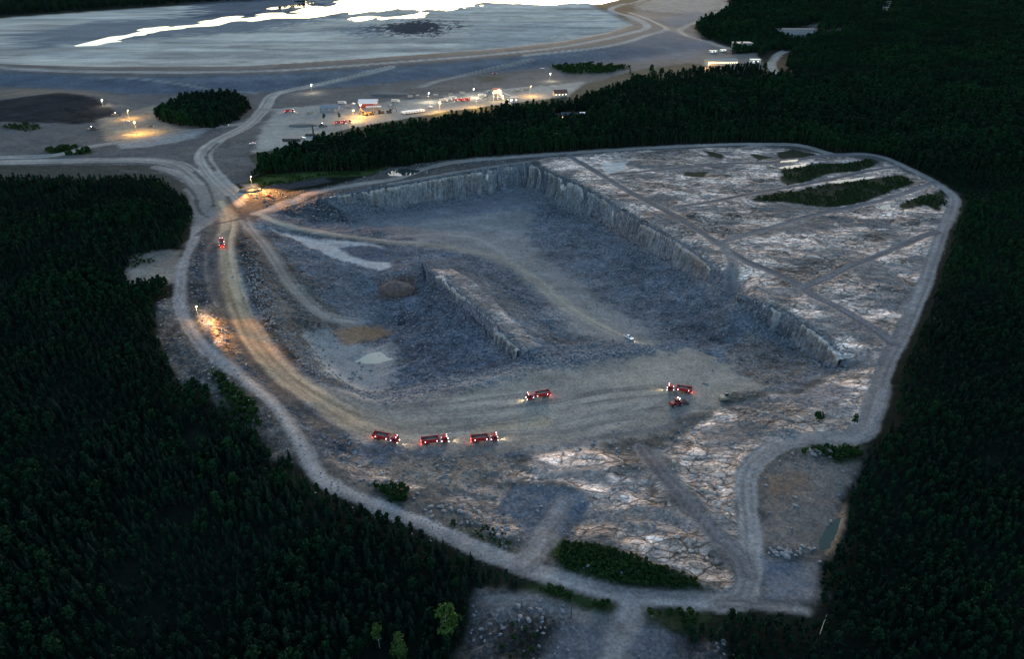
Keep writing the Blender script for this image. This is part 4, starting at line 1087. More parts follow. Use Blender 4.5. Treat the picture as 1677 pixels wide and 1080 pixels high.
def project(x, y, z):
    dx, dy, dz = x, y, z - CZ
    f = dy * CT - dz * ST; u = dy * ST + dz * CT
    return PW / 2 + FPX * dx / f, PH / 2 - FPX * u / f, f
tpx, tpy, tf = project(PX, PY, PZ + 5 * sc)
onscreen = (tpx > 0) & (tpx < PW) & (tpy > 0) & (tpy < PH)
single = np.zeros(len(PX), bool)
for kind, protos, lab, grp in ((True, SPR, L_SPR, G_SPR), (False, DEC, L_DEC, G_DEC)):
    idx = np.nonzero((spr == kind) & onscreen)[0]
    idx = idx[np.argsort(tf[idx] / sc[idx])][:300]
    single[idx] = True
    done = set()
    for i in idx:
        v = int(var[i]); loc = (PX[i], PY[i], PZ[i])
        if v not in done:
            done.add(v); t = protos[v][0]; t.location = loc; t.rotation_euler = (0, 0, rot[i]); t.scale = (sc[i],) * 3
        else:
            dup(protos[v][0], loc, rot[i], lab, grp, scale=sc[i])

def scatter(name, label, cat, xyz, scl, rz, pick, protos):
    """one object of many: points carrying size, turn and kind, instanced by geometry nodes"""
    me = bpy.data.meshes.new(name)
    me.vertices.add(len(xyz)); me.vertices.foreach_set('co', np.asarray(xyz, np.float32).ravel())
    for an, ty, arr in (('size', 'FLOAT', scl), ('turn', 'FLOAT', rz), ('kind', 'INT', pick)):
        at = me.attributes.new(an, ty, 'POINT'); at.data.foreach_set('value', np.asarray(arr, np.float32 if ty == 'FLOAT' else np.int32))
    me.update()
    o = bpy.data.objects.new(name, me); COL.objects.link(o)
    o['kind'] = 'stuff'; o['label'] = label; o['category'] = cat
    g = bpy.data.node_groups.new(name, 'GeometryNodeTree')
    g.interface.new_socket('Geometry', in_out='INPUT', socket_type='NodeSocketGeometry'); g.interface.new_socket('Geometry', in_out='OUTPUT', socket_type='NodeSocketGeometry')
    nn = g.nodes.new; lk = g.links.new
    gi = nn('NodeGroupInput'); go = nn('NodeGroupOutput'); iop = nn('GeometryNodeInstanceOnPoints'); jn = nn('GeometryNodeJoinGeometry')
    for parts in protos[::-1]:
        j2 = nn('GeometryNodeJoinGeometry')
        for ob in parts:
            oi = nn('GeometryNodeObjectInfo'); oi.inputs['Object'].default_value = ob; oi.transform_space = 'ORIGINAL'; lk(oi.outputs['Geometry'], j2.inputs[0])
        g2 = nn('GeometryNodeGeometryToInstance'); lk(j2.outputs[0], g2.inputs[0]); lk(g2.outputs[0], jn.inputs[0])
    lk(gi.outputs[0], iop.inputs['Points']); lk(jn.outputs[0], iop.inputs['Instance']); iop.inputs['Pick Instance'].default_value = True
    def att(nm, ty):
        a = nn('GeometryNodeInputNamedAttribute'); a.data_type = ty; a.inputs[0].default_value = nm; return a.outputs[0]
    lk(att('kind', 'INT'), iop.inputs['Instance Index']); lk(att('size', 'FLOAT'), iop.inputs['Scale'])
    cx = nn('ShaderNodeCombineXYZ'); lk(att('turn', 'FLOAT'), cx.inputs[2]); lk(cx.outputs[0], iop.inputs['Rotation'])
    lk(iop.outputs[0], go.inputs[0])
    md = o.modifiers.new('scatter', 'NODES'); md.node_group = g
    return o
r_ = ~single
scatter('forest', 'dense dark forest of spruces and young leafy trees stretching around the whole quarry', 'forest', np.stack([PX, PY, PZ], -1)[r_], sc[r_], rot[r_],
        (np.where(spr, 0, 3) + var)[r_], [(c, k) for _, c, k in SPR] + [(c, k) for _, c, k in DEC])

# ---------------------------------------------------------------- bushes and heaps of stone
BUSH = []
for i in range(2):
    x, y, z = hit(*((1340, 690), (1318, 742))[i], ZZ)
    t = thing('bush', ('grey green bush on the pale rock left of the leafy sapling', 'dark green bush left of the boulders under the curved track')[i], 'bush', (x, y, z), scale=(2.6, 1.6)[i])
    c = leafy_crown(50 + i, 1.6, .9, z0=.05, lobes=9, leaves=22, size=.2).build('leaves', M_BUSH, t, recalc=False)
    k = trunk(.8, .05, i, 3, .5).build('stem', M_BARK, t)
    BUSH.append((t, c, k))
def fill(px, sp, s0, s1):
    poly = W(px); xs = [p[0] for p in poly]; ys = [p[1] for p in poly]
    x, y = grid_points(min(xs), max(xs), min(ys), max(ys), sp)
    m = inpoly(x, y, poly); x = x[m]; y = y[m]
    m = (samp(ROADD, x, y) > 1.0) & (fbm(x / 7, y / 7, 2, 140) > .36); x = x[m]; y = y[m]
    return np.stack([x, y, samp(ZZ, x, y)], -1), RNG.uniform(s0, s1, len(x))
bb = [fill(*a) for a in (([(892, 906), (925, 887), (1000, 897), (1060, 917), (1140, 950), (1146, 962), (1090, 965), (1000, 955), (930, 936)], 1.0, .35, .95),
                         ([(862, 967), (900, 960), (1000, 986), (1014, 996), (990, 1001), (920, 990)], 1.4, .6, 1.3),
                         ([(612, 796), (640, 793), (672, 806), (666, 826), (640, 824)], 1.5, .7, 1.6), ([(740, 852), (790, 857), (830, 877), (848, 903), (790, 893), (735, 868)], 2.2, .4, 1.0),
                         ([(1325, 737), (1360, 730), (1413, 727), (1408, 750), (1370, 756)], 1.6, .7, 1.6), ([(350, 610), (385, 628), (418, 660), (428, 698), (395, 688), (362, 652)], 2.2, .6, 1.7),
                         ([(1060, 1005), (1150, 1004), (1170, 1018), (1120, 1030)], 1.5, .6, 1.6), ([(400, 300), (440, 287), (520, 283), (600, 281), (640, 273), (600, 287), (520, 291), (420, 303)], 2.0, .5, 1.0),
                         ([(75, 246), (100, 240), (145, 241), (150, 252), (85, 256)], 3.0, 1.2, 2.4), ([(900, 108), (970, 104), (1035, 110), (1000, 119), (930, 121)], 4.5, 1.5, 3), ([(0, 208), (40, 200), (75, 210), (40, 216)], 4, 1, 1.8),
                         ([(1281, 278), (1340, 269), (1384, 269), (1425, 260), (1433, 272), (1403, 281), (1358, 285), (1321, 299), (1288, 304)], 2.1, .35, 1.2),
                         ([(1229, 326), (1299, 313), (1373, 300), (1477, 288), (1497, 299), (1444, 320), (1396, 335), (1351, 341), (1284, 332)], 2.1, .35, 1.2),
                         ([(1470, 334), (1518, 319), (1547, 311), (1551, 334), (1536, 345), (1514, 337)], 2.1, .35, 1.2), ([(205, 425), (240, 412), (262, 428), (230, 436), (210, 440)], 2.4, .5, 1.2),
                         ([(812, 1070), (835, 1026), (900, 1025), (890, 1050), (860, 1085)], 2.6, .4, 1.0))]
bx = np.concatenate([a for a, _ in bb]); bs = np.concatenate([b for _, b in bb])
scatter('undergrowth', 'low green bushes and saplings growing in patches between the tracks', 'undergrowth', bx, bs, RNG.uniform(0, 6.28, len(bx)), RNG.integers(0, 2, len(bx)), [(c, k) for _, c, k in BUSH])

M_STONE = paint('broken_stone', (.2, .2, .21), .9, var=.45, scale=1.2)
M_STONE2 = paint('rubble_stone', (.15, .165, .195), .9, var=.45, scale=1.2)
def boulder_mesh(seed, m):
    R = random.Random(seed); mb = MB(); mb.ball((0, 0, .25), .6, 2)
    ax = [Vector((R.gauss(0, 1), R.gauss(0, 1), R.gauss(0, 1))).normalized() for _ in range(7)]
    st = (R.uniform(.9, 1.5), R.uniform(.7, 1.1), R.uniform(.55, .9))
    for v in mb.bm.verts:
        c = v.co - Vector((0, 0, .25))
        for a in ax:
            d = c.dot(a); lim = .42
            if d > lim: c -= a * (d - lim) * .9
        c *= 1 + R.uniform(-.06, .06)
        v.co = Vector((c.x * st[0], c.y * st[1], c.z * st[2] + .22))
    return mb
heaps = (  # centre px, spread px, count, size, label, group
    ((1285, 906), (32, 10), 34, (.7, 1.7), 'grey boulder in the heap between the brown pad and the blue pad', 'boulders heaped below the brown pad'),
    ((1340, 742), (24, 6), 12, (.9, 2.0), 'pale boulder in the row under the curved track', 'boulders in a row under the curved track'),
    ((815, 868), (26, 18), 30, (.6, 1.5), 'grey boulder scattered beside the bottom track left of the blue gravel', 'boulders beside the bottom track'),
    ((735, 838), (30, 12), 14, (.7, 1.9), 'pale boulder lying on the pinkish rock above the bottom track', 'boulders on the pinkish rock'),
    ((315, 470), (5, 60), 22, (.5, 1.1), 'small boulder lining the right side of the left track', 'boulders lining the left track'),
    ((340, 600), (36, 34), 24, (.5, 1.3), 'pale boulder on the gravel slope left of the left track', 'boulders on the slope by the left forest'),
    ((545, 548), (26, 26), 16, (.6, 1.4), 'grey boulder on the dark slope of the west pit', 'boulders on the west pit slope'),
    ((575, 620), (14, 10), 12, (.9, 1.8), 'grey boulder in the small pile south of the puddle', 'boulders south of the puddle'),
    ((720, 625), (90, 14), 40, (.7, 2.0), 'angular boulder on the bank between the bench and the lower pit', 'boulders along the bench bank'),
    ((910, 597), (60, 8), 30, (.6, 1.5), 'small boulder on the low berm right of the ridge', 'boulders on the berm by the ridge'),
    ((1295, 470), (3, 3), 3, (.8, 1.2), 'boulder at the fork of the rim track', 'boulders at the rim track fork'),
    ((1290, 712), (10, 14), 14, (.7, 1.4), 'dark boulder left of the curved track near the pale rock', 'boulders left of the curved track'),
    ((1300, 825), (5, 22), 8, (.6, 1.2), 'white boulder lying on the brown pad', 'boulders on the brown pad'),
    ((880, 1000), (50, 25), 14, (.5, 1.3), 'pale boulder in the clearing at the bottom', 'boulders in the bottom clearing'))
BMESH = []
for hi, (c, sp, cnt, sz, lab, grp) in enumerate(heaps):
    for k in range(cnt):
        a, b = c[0] + random.gauss(0, .55) * sp[0], c[1] + random.gauss(0, .55) * sp[1]
        if hi in (8,): b = c[1] + (c[0] - a) * .17 + random.gauss(0, .35) * sp[1]
        x, y, z = hit(a, b, ZZ); s = random.uniform(*sz) * (.7 if random.random() < .5 else 1)
        if len(BMESH) < 4:
            o = boulder_mesh(len(BMESH), M_STONE).build('boulder', M_STONE); BMESH.append(o)
        else:
            o = BMESH[random.randrange(4)].copy(); COL.objects.link(o)
        o.location = (x, y, z - .15 * s); o.rotation_euler = (0, 0, random.uniform(0, 6.3)); o.scale = (s, s, s)
        o['label'] = lab; o['category'] = 'boulder'; o['group'] = grp
# loose rubble, beyond counting
rp = []; rsz = []
def rub_line(px, width, n, s0, s1, z=None):
    q = np.array([hit(a, b, ZZ)[:2] for a, b in px]); seg = np.hypot(*np.diff(q, axis=0).T); cum = np.concatenate([[0], np.cumsum(seg)])
    t = RNG.uniform(0, cum[-1], n)
    x = np.interp(t, cum, q[:, 0]) + RNG.normal(0, width * .5, n); y = np.interp(t, cum, q[:, 1]) + RNG.normal(0, width * .5, n)
    rp.append(np.stack([x, y, samp(ZZ, x, y) - .08], -1)); rsz.append(RNG.uniform(s0, s1, n) ** 1.5)
rub_line([(600, 650), (640, 648), (700, 637), (780, 618), (856, 596), (900, 590), (950, 586), (1005, 577), (1060, 573), (1120, 566)], 5, 1500, .4, 1.2)
rub_line([(872, 313), (905, 328), (945, 346), (985, 366), (1016, 388), (1050, 408), (1090, 428), (1130, 450), (1170, 468), (1212, 502), (1245, 524), (1290, 555), (1340, 587), (1380, 602)], 9, 2600, .4, 1.3)
rub_line([(560, 337), (640, 342), (690, 338), (740, 331), (800, 321), (862, 311)], 7, 700, .4, 1.2)
rub_line([(722, 460), (748, 494), (774, 521), (807, 555), (852, 593)], 6, 700, .4, 1.1)
rub_line([(410, 440), (450, 520), (490, 570), (540, 620), (600, 645)], 8, 900, .4, 1.2)
rub_line([(318, 400), (304, 440), (302, 496), (334, 556), (396, 606), (456, 656), (496, 714), (530, 776), (606, 814), (704, 852), (804, 898)], 2.6, 300, .25, .7)
rub_line([(290, 440), (288, 500), (320, 566), (382, 620), (440, 672), (482, 730), (512, 790), (594, 834), (696, 874), (796, 918)], 4, 300, .25, .8)
rub_line([(1556, 385), (1538, 430), (1522, 472), (1504, 514), (1486, 553), (1458, 606), (1438, 668), (1424, 716)], 2, 200, .3, .7)
for _ in range(1):
    x = RNG.uniform(-200, 260, 130000); y = RNG.uniform(112, 600, 130000)
    w = samp(RUB, x, y) * (samp(CLR, x, y) > .5) * (samp(ROADD, x, y) > 2)
    m = RNG.uniform(0, 1, len(x)) < w * .26 * np.clip(fbm(x / 9, y / 9, 3, 150) * 2.6 - .75, 0, 1) * 1.6
    rp.append(np.stack([x, y, samp(ZZ, x, y) - .06], -1)[m]); rsz.append(RNG.uniform(.3, 1.15, m.sum()) ** 1.5)
    x = RNG.uniform(-120, 330, 40000); y = RNG.uniform(130, 600, 40000)
    m = (samp(ROCK, x, y) > .5) & (samp(ROADD, x, y) > 2) & (fbm(x / 12, y / 8, 3, 151) > .55)
    PALE_N = int(m.sum()); rp.append(np.stack([x, y, samp(ZZ, x, y) - .05], -1)[m]); rsz.append(RNG.uniform(.3, 1.2, PALE_N) ** 1.6)
rp = np.concatenate(rp); rsz = np.concatenate(rsz)
print('rubble', len(rp))
RB = boulder_mesh(77, M_STONE2).build('boulder', M_STONE2); x, y, z = hit(1238, 548, ZZ); RB.location = (x, y, z); RB.scale = (1.6,) * 3
RB['label'] = 'blue grey boulder alone on the rubble below the right hand wall'; RB['category'] = 'boulder'
M_PALEST = paint('pale_broken_rock', (.36, .31, .28), .9, var=.4, scale=1.2)
PB = boulder_mesh(78, M_PALEST).build('boulder', M_PALEST); PB.location = hit(1108, 880, ZZ); PB.scale = (1.5,) * 3
PB['label'] = 'pinkish pale block standing on the outcrop left of the straight grey track'; PB['category'] = 'boulder'
scatter('rubble', 'loose grey blasted stone strewn over the pit floor and along the tracks', 'rubble', rp, rsz, RNG.uniform(0, 6.28, len(rp)), np.concatenate([RNG.choice([0, 1, 2, 2, 2, 2, 2, 2], len(rp) - PALE_N), np.full(PALE_N, 3)]), [(BMESH[0],), (BMESH[1],), (RB,), (PB,)])

# ---------------------------------------------------------------- single trees
def put_tree(kind, base_px, h, label, seed, mt=None, bark=None, r=None, name=None):
    x, y, z = hit(*base_px, ZZ)
    t = thing(name or ('spruce_tree' if kind == 's' else 'birch_tree' if kind == 'b' else 'leafy_tree'), label, 'tree', (x, y, z), scale=h / 10)
    if kind == 's':
        spruce_crown(seed, 10, r or 1.9).build('crown', mt or M_SPR, t, recalc=False); trunk(9.4, .16, seed).build('trunk', M_BARK, t)
    else:
        leafy_crown(seed, 10, r or 2.5, z0=.35, lobes=15, leaves=34, size=.4).build('crown', mt or M_BIR, t, recalc=False); trunk(8.4, .13, seed, 4).build('trunk', bark or M_WBARK, t)
    return t
put_tree('s', (716, 906), 7.5, 'leftmost of three small spruces in front of the bottom track', 201)
put_tree('s', (727, 908), 7.2, 'middle one of three small spruces in front of the bottom track', 202)
put_tree('s', (750, 924), 7.0, 'rightmost of three small spruces in front of the bottom track', 203)
put_tree('b', (733, 1052), 15, 'tall bright green birch with pale trunk at the right edge of the dark forest', 204)
put_tree('b', (655, 1085), 11, 'bright green birch at the bottom left of the tall birch', 205)
put_tree('b', (622, 1062), 10, 'slim green birch in the dark forest left of the other birches', 206, r=1.7)
put_tree('d', (1398, 698), 6, 'small leafy sapling on the pale rock beside the right hand track', 207, M_BUSH, M_BARK)
t = thing('dead_tree', 'thin bare dead tree standing just below the bottom track', 'tree', hit(935, 1014, ZZ))
trunk(11, .16, 5).build('trunk', M_BARK, t)
mb = MB(); R_ = random.Random(9)
for k in range(22):
    a = R_.uniform(0, 6.3); z = R_.uniform(5, 10.5); L = R_.uniform(.4, 1.3) * (11.4 - z) / 5
    mb.tube((0, 0, z), (math.cos(a) * L, math.sin(a) * L, z - .1 * L), .04, .015, 4)
mb.build('branch', M_BARK, t)
for k, (p, q, lab) in enumerate((((1342, 1042), (1353, 1010), 'pale bare tree trunk lying slanted at the edge of the right hand forest'), ((922, 930), (935, 897), 'pale fallen pole lying across the bright green bushes'), ((1378, 845), (1392, 838), 'short bare trunk lying by the green pond bank'))):
    a = Vector(hit(*p, ZZ)); b_ = Vector(hit(*q, ZZ)); mb = MB(); d = b_ - a
    mb.tube((0, 0, .5), (d.x, d.y, d.z + .8), .13, .05, 7)
    mb.tube((d.x * .6, d.y * .6, d.z * .6 + 1.1), (d.x * .7 + .7, d.y * .7 + .2, d.z * .7 + 1.7), .07, .03, 5)
    o = mb.build('fallen_trunk', M_WBARK if k == 0 else M_BARK); o.location = a; o['label'] = lab; o['category'] = 'fallen trunk'
# ---------------------------------------------------------------- vehicles, plant and buildings
M_RED = paint('red_truck_paint', (.36, .014, .02), .6, var=.4); M_RED2 = paint('dark_red_paint', (.22, .02, .02), .5)
M_BLACK = paint('black_rubber', (.012, .012, .013), .8); M_RIM = paint('grey_rim', (.22, .22, .23), .5)
M_STEEL = paint('chassis_steel', (.05, .05, .055), .6); M_INNER = paint('worn_steel_bed', (.045, .042, .042), .7, var=.4)
M_PALE = paint('pale_metal', (.42, .42, .43), .5); M_WHITE = paint('white_paint', (.78, .78, .78), .4, var=.08); M_GLASS = paint('dark_glass', (.015, .02, .025), .1)
M_YEL = paint('worn_yellow_paint', (.34, .19, .03), .6); M_BEIGE = paint('beige_paint', (.27, .23, .17), .6); M_DUSTY = paint('dusty_dark_paint', (.06, .045, .04), .7)
M_BLUE = paint('blue_grey_sheet', (.12, .16, .22), .6, var=.12); M_ROOFW = paint('white_roof_sheet', (.72, .73, .74), .5, var=.06); M_REDW = paint('red_boards', (.30, .05, .04), .75)
M_ROOFD = paint('dark_roof_sheet', (.045, .05, .06), .6); M_BRICK = paint('brown_red_roof', (.14, .06, .045), .8); M_CREAM = paint('cream_wall', (.45, .40, .33), .7); M_GREY = paint('grey_wall', (.22, .23, .24), .7)
M_HEAD = glow('headlight_glow', (1, .9, .75), 6); M_MARK = glow('marker_glow', (1, .6, .6), 5); M_TAIL = glow('tail_light_glow', (1, .08, .05), 5)
M_SODIUM = glow('sodium_lamp_glow', (1, .62, .18), 25); M_COOL = glow('cool_lamp_glow', (1, .95, .85), 22); M_LITWIN = glow('lit_window', (1, .75, .42), 2); M_LITRED = glow('red_lit_sign', (1, .12, .06), 5)
M_GRAVEL = paint('gravel_load', (.11, .105, .105), .95, var=.5, scale=3)

def lamp_obj(parent, loc, power, col, size=.15, spot=None, aim=None):
    l = bpy.data.lights.new('lamp_light', 'SPOT' if spot else 'POINT'); l.energy = power; l.color = col; l.shadow_soft_size = size
    if spot: l.spot_size = math.radians(spot); l.spot_blend = .8
    o = bpy.data.objects.new('lamp_light', l); COL.objects.link(o); o.parent = parent; o.location = loc
    if aim: o.rotation_euler = Vector(aim).to_track_quat('-Z', 'Y').to_euler()
    return o

def wheel(parent, x, y, r, w, name='wheel'):
    s = 1 if y > 0 else -1
    o = MB().tube((0, -w / 2, 0), (0, w / 2, 0), r, r, 14).build(name, M_BLACK, parent, bevel=.03); o.location = (x, y, r)
    MB().tube((0, s * w / 2 - .02 * s, 0), (0, s * (w / 2 + .04), 0), r * .55, r * .5, 10).build('rim', M_RIM, o)
    return o

def dump_truck(label, loc, rz, group):
    t = thing('dump_truck', label, 'dump truck', loc, rz, group)
    f = MB(); f.box(-5.2, 4.0, -.55, -.35, .85, 1.15); f.box(-5.2, 4.0, .35, .55, .85, 1.15)
    for x in (-5, -3, -1, .8, 2.4): f.box(x, x + .25, -.36, .36, .9, 1.1)
    f.build('chassis', M_STEEL, t)
    # dump body: an open tub
    X0, X1, Wd, Z0, Z1 = -5.6, 1.35, 1.28, 1.25, 2.85
    b = MB()
    for s in (-1, 1):
        b.prism([(X0, Z0 + .25), (X0 + .8, Z0), (X1, Z0), (X1, Z1), (X0, Z1 - .1)], s * Wd, s * (Wd - .12))
        b.box(X0, X1 + .1, s * (Wd + .06), s * (Wd - .16), Z1 - .05, Z1 + .1)
        for k in range(6): b.box(X0 + .6 + k * 1.2, X0 + .74 + k * 1.2, s * Wd, s * (Wd + .08), Z0, Z1)
    b.box(X0 + .3, X1, -Wd + .1, Wd - .1, Z0, Z0 + .12); b.box(X1 - .12, X1, -Wd + .1, Wd - .1, Z0 + .1, Z1 + .35); b.box(X1, X1 + .7, -Wd + .2, Wd - .2, Z1 + .15, Z1 + .3)
    body = b.build('dump_body', M_RED, t)
    g = MB(); g.prism([(X0 + .05, Z0 + .3), (X0 + .13, Z0 + .3), (X0 + .13, Z1 - .1), (X0 + .05, Z1 - .1)], -Wd + .12, Wd - .12); g.build('tailgate', M_RED2, body)
    i = MB(); i.prism([(X0 + .5, Z0 + .14), (X1 - .15, Z0 + .14), (X1 - .15, Z1 - .35), (X1 - 2, Z1 - .15), (X0 + 2.5, Z1 - .2), (X0 + .6, Z1 - .6)], -Wd + .14, Wd - .14); i.build('bed_lining', M_INNER, body)
    # gear between body and cab
    q = MB(); q.box(1.75, 2.55, -1.2, 1.2, 1.2, 2.0); q.box(1.85, 2.4, -.9, -.2, 2.0, 2.6); q.tube((2.5, .9, 1.2), (2.5, .9, 3.1), .12); q.build('hoist_gear', M_PALE, t)
    k = MB()
    for s in (-1, 1): k.tube((.6, s * 1.0, .85), (2.3, s * 1.0, .85), .33, n=10)
    k.build('fuel_tank', M_PALE, t)
    c = MB(); c.prism([(2.8, .7), (4.95, .55), (5.05, 1.5), (4.85, 2.75), (4.55, 3.05), (2.8, 3.05)], -1.25, 1.25)
    cab = c.build('cab', M_RED, t, bevel=.06)
    MB().prism([(5.06, 1.62), (4.91, 2.65), (4.93, 2.67), (5.1, 1.62)], -1.08, 1.08).build('windscreen', M_GLASS, cab)
    for s in (-1, 1):
        MB().prism([(3.5, 1.75), (4.8, 1.75), (4.65, 2.6), (3.5, 2.6)], s * 1.255, s * 1.285).build('side_window', M_GLASS, cab)
        MB().box(4.75, 4.85, s * 1.3, s * 1.62, 1.7, 2.4).build('mirror', M_STEEL, cab)
    v = MB(); v.prism([(3.6, 3.06), (4.6, 3.06), (4.4, 3.35), (3.6, 3.2)], -1.1, 1.1); v.build('roof_visor', M_RED, cab)
    MB().box(4.95, 5.25, -1.25, 1.25, .4, .95).build('bumper', M_RED2, t)
    for s in (-1, 1):
        MB().ball((5.28, s * .98, .8), .16).build('headlight', M_HEAD, t)
        MB().ball((4.72, s * .7, 3.32), .13).build('roof_light', M_MARK, t)
        MB().box(-5.68, -5.58, s * .7, s * 1.1, 1.0, 1.2).build('tail_light', M_TAIL, t)
        for x in (-4.0, .7): MB().ball((x, s * (Wd + .14), 2.05), .14).build('marker_light', M_MARK, t)
        MB().ball((2.6, s * 1.28, 1.5), .12).build('marker_light', M_MARK, t)
        for x in (-4.4, -3.0, 1.8, 3.9): wheel(t, x, s * 1.08, .52, .34)
        m = MB()
        for x in (1.8, 3.9): m.prism([(x - .75, .9), (x - .5, 1.2), (x + .5, 1.2), (x + .75, .9), (x + .7, .85), (x - .7, .85)], s * .9, s * 1.27)
        m.build('mudguard', M_STEEL, t)
    lamp_obj(t, (5.5, 0, .95), 650, (1, .75, .42), .2, 70, (1, 0, -.13))
    lamp_obj(t, (-6.0, 0, 1.6), 25, (1, .12, .08), .2)
    return t

def place(px, py):
    return hit(px, py, ZZ)
def head(p, q):
    a = place(*p); b = place(*q); return math.atan2(b[1] - a[1], b[0] - a[0])
GT = 'red dump trucks in the quarry'
tr = [((633, 722), head((612, 716), (656, 727)), 'red dump truck, leftmost of the three along the front edge of the bench'),
      ((713, 726), head((692, 728), (736, 725)), 'red dump truck in the middle of the three along the front edge of the bench'),
      ((794, 723), head((772, 725), (816, 721)), 'red dump truck, rightmost and foremost of the three along the front edge of the bench'),
      ((881, 652), head((902, 648), (860, 655)), 'red dump truck driving left alone in the middle of the bench'),
      ((1112, 642), head((1134, 645), (1090, 641)), 'red dump truck standing above the wheel loader at the right end of the bench'),
      ((364, 402), head((366, 420), (363, 380)), 'red dump truck climbing the haul road towards the junction')]
T0 = dump_truck(tr[0][2], place(*tr[0][0]), tr[0][1], GT)
for p, a, lab in tr[1:]:
    dup(T0, place(*p), a, lab, GT)
# slope of the climbing truck is small and left level

# pickup on the pit floor
def pickup(label, loc, rz, m=M_WHITE, name='pickup_truck', cat='pickup', lit=True):
    t = thing(name, label, cat, loc, rz)
    b = MB(); b.prism([(-2.6, .5), (2.5, .45), (2.6, .8), (2.4, 1.02), (1.0, 1.12), (-2.6, 1.1)], -.92, .92); body = b.build('body', m, t, bevel=.05)
    MB().box(-2.5, -.95, -.75, .75, 1.06, 1.13).build('load_bed', M_INNER, body)
    c = MB(); c.prism([(-.85, 1.1), (1.1, 1.1), (.45, 1.72), (-.7, 1.76)], -.8, .8); cab = c.build('cab', m, t, bevel=.04)
    MB().prism([(1.09, 1.14), (.5, 1.68), (.54, 1.7), (1.15, 1.15)], -.7, .7).build('windscreen', M_GLASS, cab)
    for s in (-1, 1):
        MB().prism([(-.65, 1.2), (.85, 1.2), (.4, 1.64), (-.6, 1.66)], s * .805, s * .825).build('side_window', M_GLASS, cab)
        for x in (-1.65, 1.65): wheel(t, x, s * .82, .38, .24)
        if lit: MB().ball((2.6, s * .65, .78), .1).build('headlight', M_HEAD, t); MB().box(-2.66, -2.6, s * .7, s * .88, .8, 1.0).build('tail_light', M_TAIL, t)
    return t
PK = pickup('white pickup driving along the pale track on the main pit floor', place(1029, 554), head((1018, 548), (1040, 559)))
lamp_obj(PK, (2.9, 0, .9), 500, (1, .85, .6), .15, 60, (1, 0, -.12))

# wheel loader
def loader(label, loc, rz, m, group=None):
    t = thing('wheel_loader', label, 'wheel loader', loc, rz, group)
    b = MB(); b.prism([(-4.0, 1.0), (-.3, .9), (-.3, 1.9), (-1.0, 2.5), (-3.9, 2.3)], -1.1, 1.1); b.build('engine_body', m, t, bevel=.06)
    f = MB(); f.prism([(-.2, .9), (1.9, .9), (1.9, 1.6), (1.0, 2.0), (-.2, 1.7)], -.7, .7); f.build('front_frame', m, t)
    c = MB(); c.prism([(-1.5, 2.4), (.2, 1.9), (.35, 2.3), (.1, 3.5), (-1.45, 3.5)], -.8, .8); cab = c.build('cab', M_GLASS, t)
    MB().box(-1.6, .2, -.88, .88, 3.5, 3.65).build('cab_roof', m, cab)
    a = MB()
    for s in (-1, 1): a.prism([(.9, 1.9), (1.3, 2.1), (3.6, 1.0), (3.5, .6), (2.2, 1.1)], s * .5, s * .72)
    a.build('lift_arm', m, t)
    k = MB(); k.prism([(3.4, .3), (5.0, .15), (5.0, .25), (3.9, .5), (3.6, 1.1), (4.1, 1.75), (3.9, 1.8), (3.3, 1.2)], -1.6, 1.6)
    for s in (-1, 1): k.prism([(3.4, .3), (5.0, .18), (4.1, 1.75), (3.3, 1.2)], s * 1.55, s * 1.62)
    k.build('bucket', M_STEEL, t)
    for s in (-1, 1):
        for x in (-2.6, 1.0): wheel(t, x, s * 1.15, .9, .7)
        MB().ball((.15, s * .6, 3.72), .12).build('work_light', M_COOL, t)
    return t
loader('dark red wheel loader with raised bucket below the truck at the bench right end', place(1110, 664), head((1100, 666), (1128, 659)), M_RED2)

def excavator(label, loc, rz, m, group=None, s=1.0, name='excavator', reach=1.0):
    t = thing(name, label, 'excavator', loc, rz, group, scale=s)
    for sg in (-1, 1):
        u = MB(); u.prism([(-2.2, .25), (-1.8, 0), (1.8, 0), (2.2, .25), (2.2, .7), (1.8, .95), (-1.8, .95), (-2.2, .7)], sg * .8, sg * 1.4); u.build('track', M_STEEL, t)
    MB().tube((0, 0, .8), (0, 0, 1.15), .8, n=14).build('turntable', M_STEEL, t)
    b = MB(); b.prism([(-2.6, 1.15), (1.5, 1.1), (1.5, 1.7), (-.2, 2.3), (-2.4, 2.4), (-2.7, 1.9)], -1.3, 1.3); b.build('engine_house', m, t, bevel=.06)
    c = MB(); c.prism([(.1, 1.6), (1.7, 1.5), (1.75, 2.4), (1.4, 3.1), (.1, 3.1)], .35, 1.3); cab = c.build('cab', M_GLASS, t)
    MB().box(.05, 1.5, .32, 1.33, 3.1, 3.22).build('cab_roof', m, cab)
    b = MB(); b.prism([(1.0, 1.5), (1.4, 1.4), (3.2, 4.1), (5.6 * reach, 3.7), (5.6 * reach, 4.1), (3.0, 4.7)], -.3, .15); b.build('boom', m, t)
    b = MB(); b.prism([(5.0 * reach, 4.4), (5.5 * reach, 4.3), (6.4 * reach, 1.4), (6.1 * reach, 1.3)], -.24, .09); b.build('stick', m, t)
    k = MB(); k.prism([(6.5 * reach, 1.5), (6.0 * reach, 1.4), (5.3 * reach, .9), (5.4 * reach, .2), (6.0 * reach, .1), (5.7 * reach, .6), (6.4 * reach, 1.0)], -.7, .55); k.build('bucket', M_STEEL, t)
    return t
excavator('beige excavator digging at the dark heap on the right end of the bench', place(1187, 656), head((1184, 656), (1215, 650)), M_BEIGE)
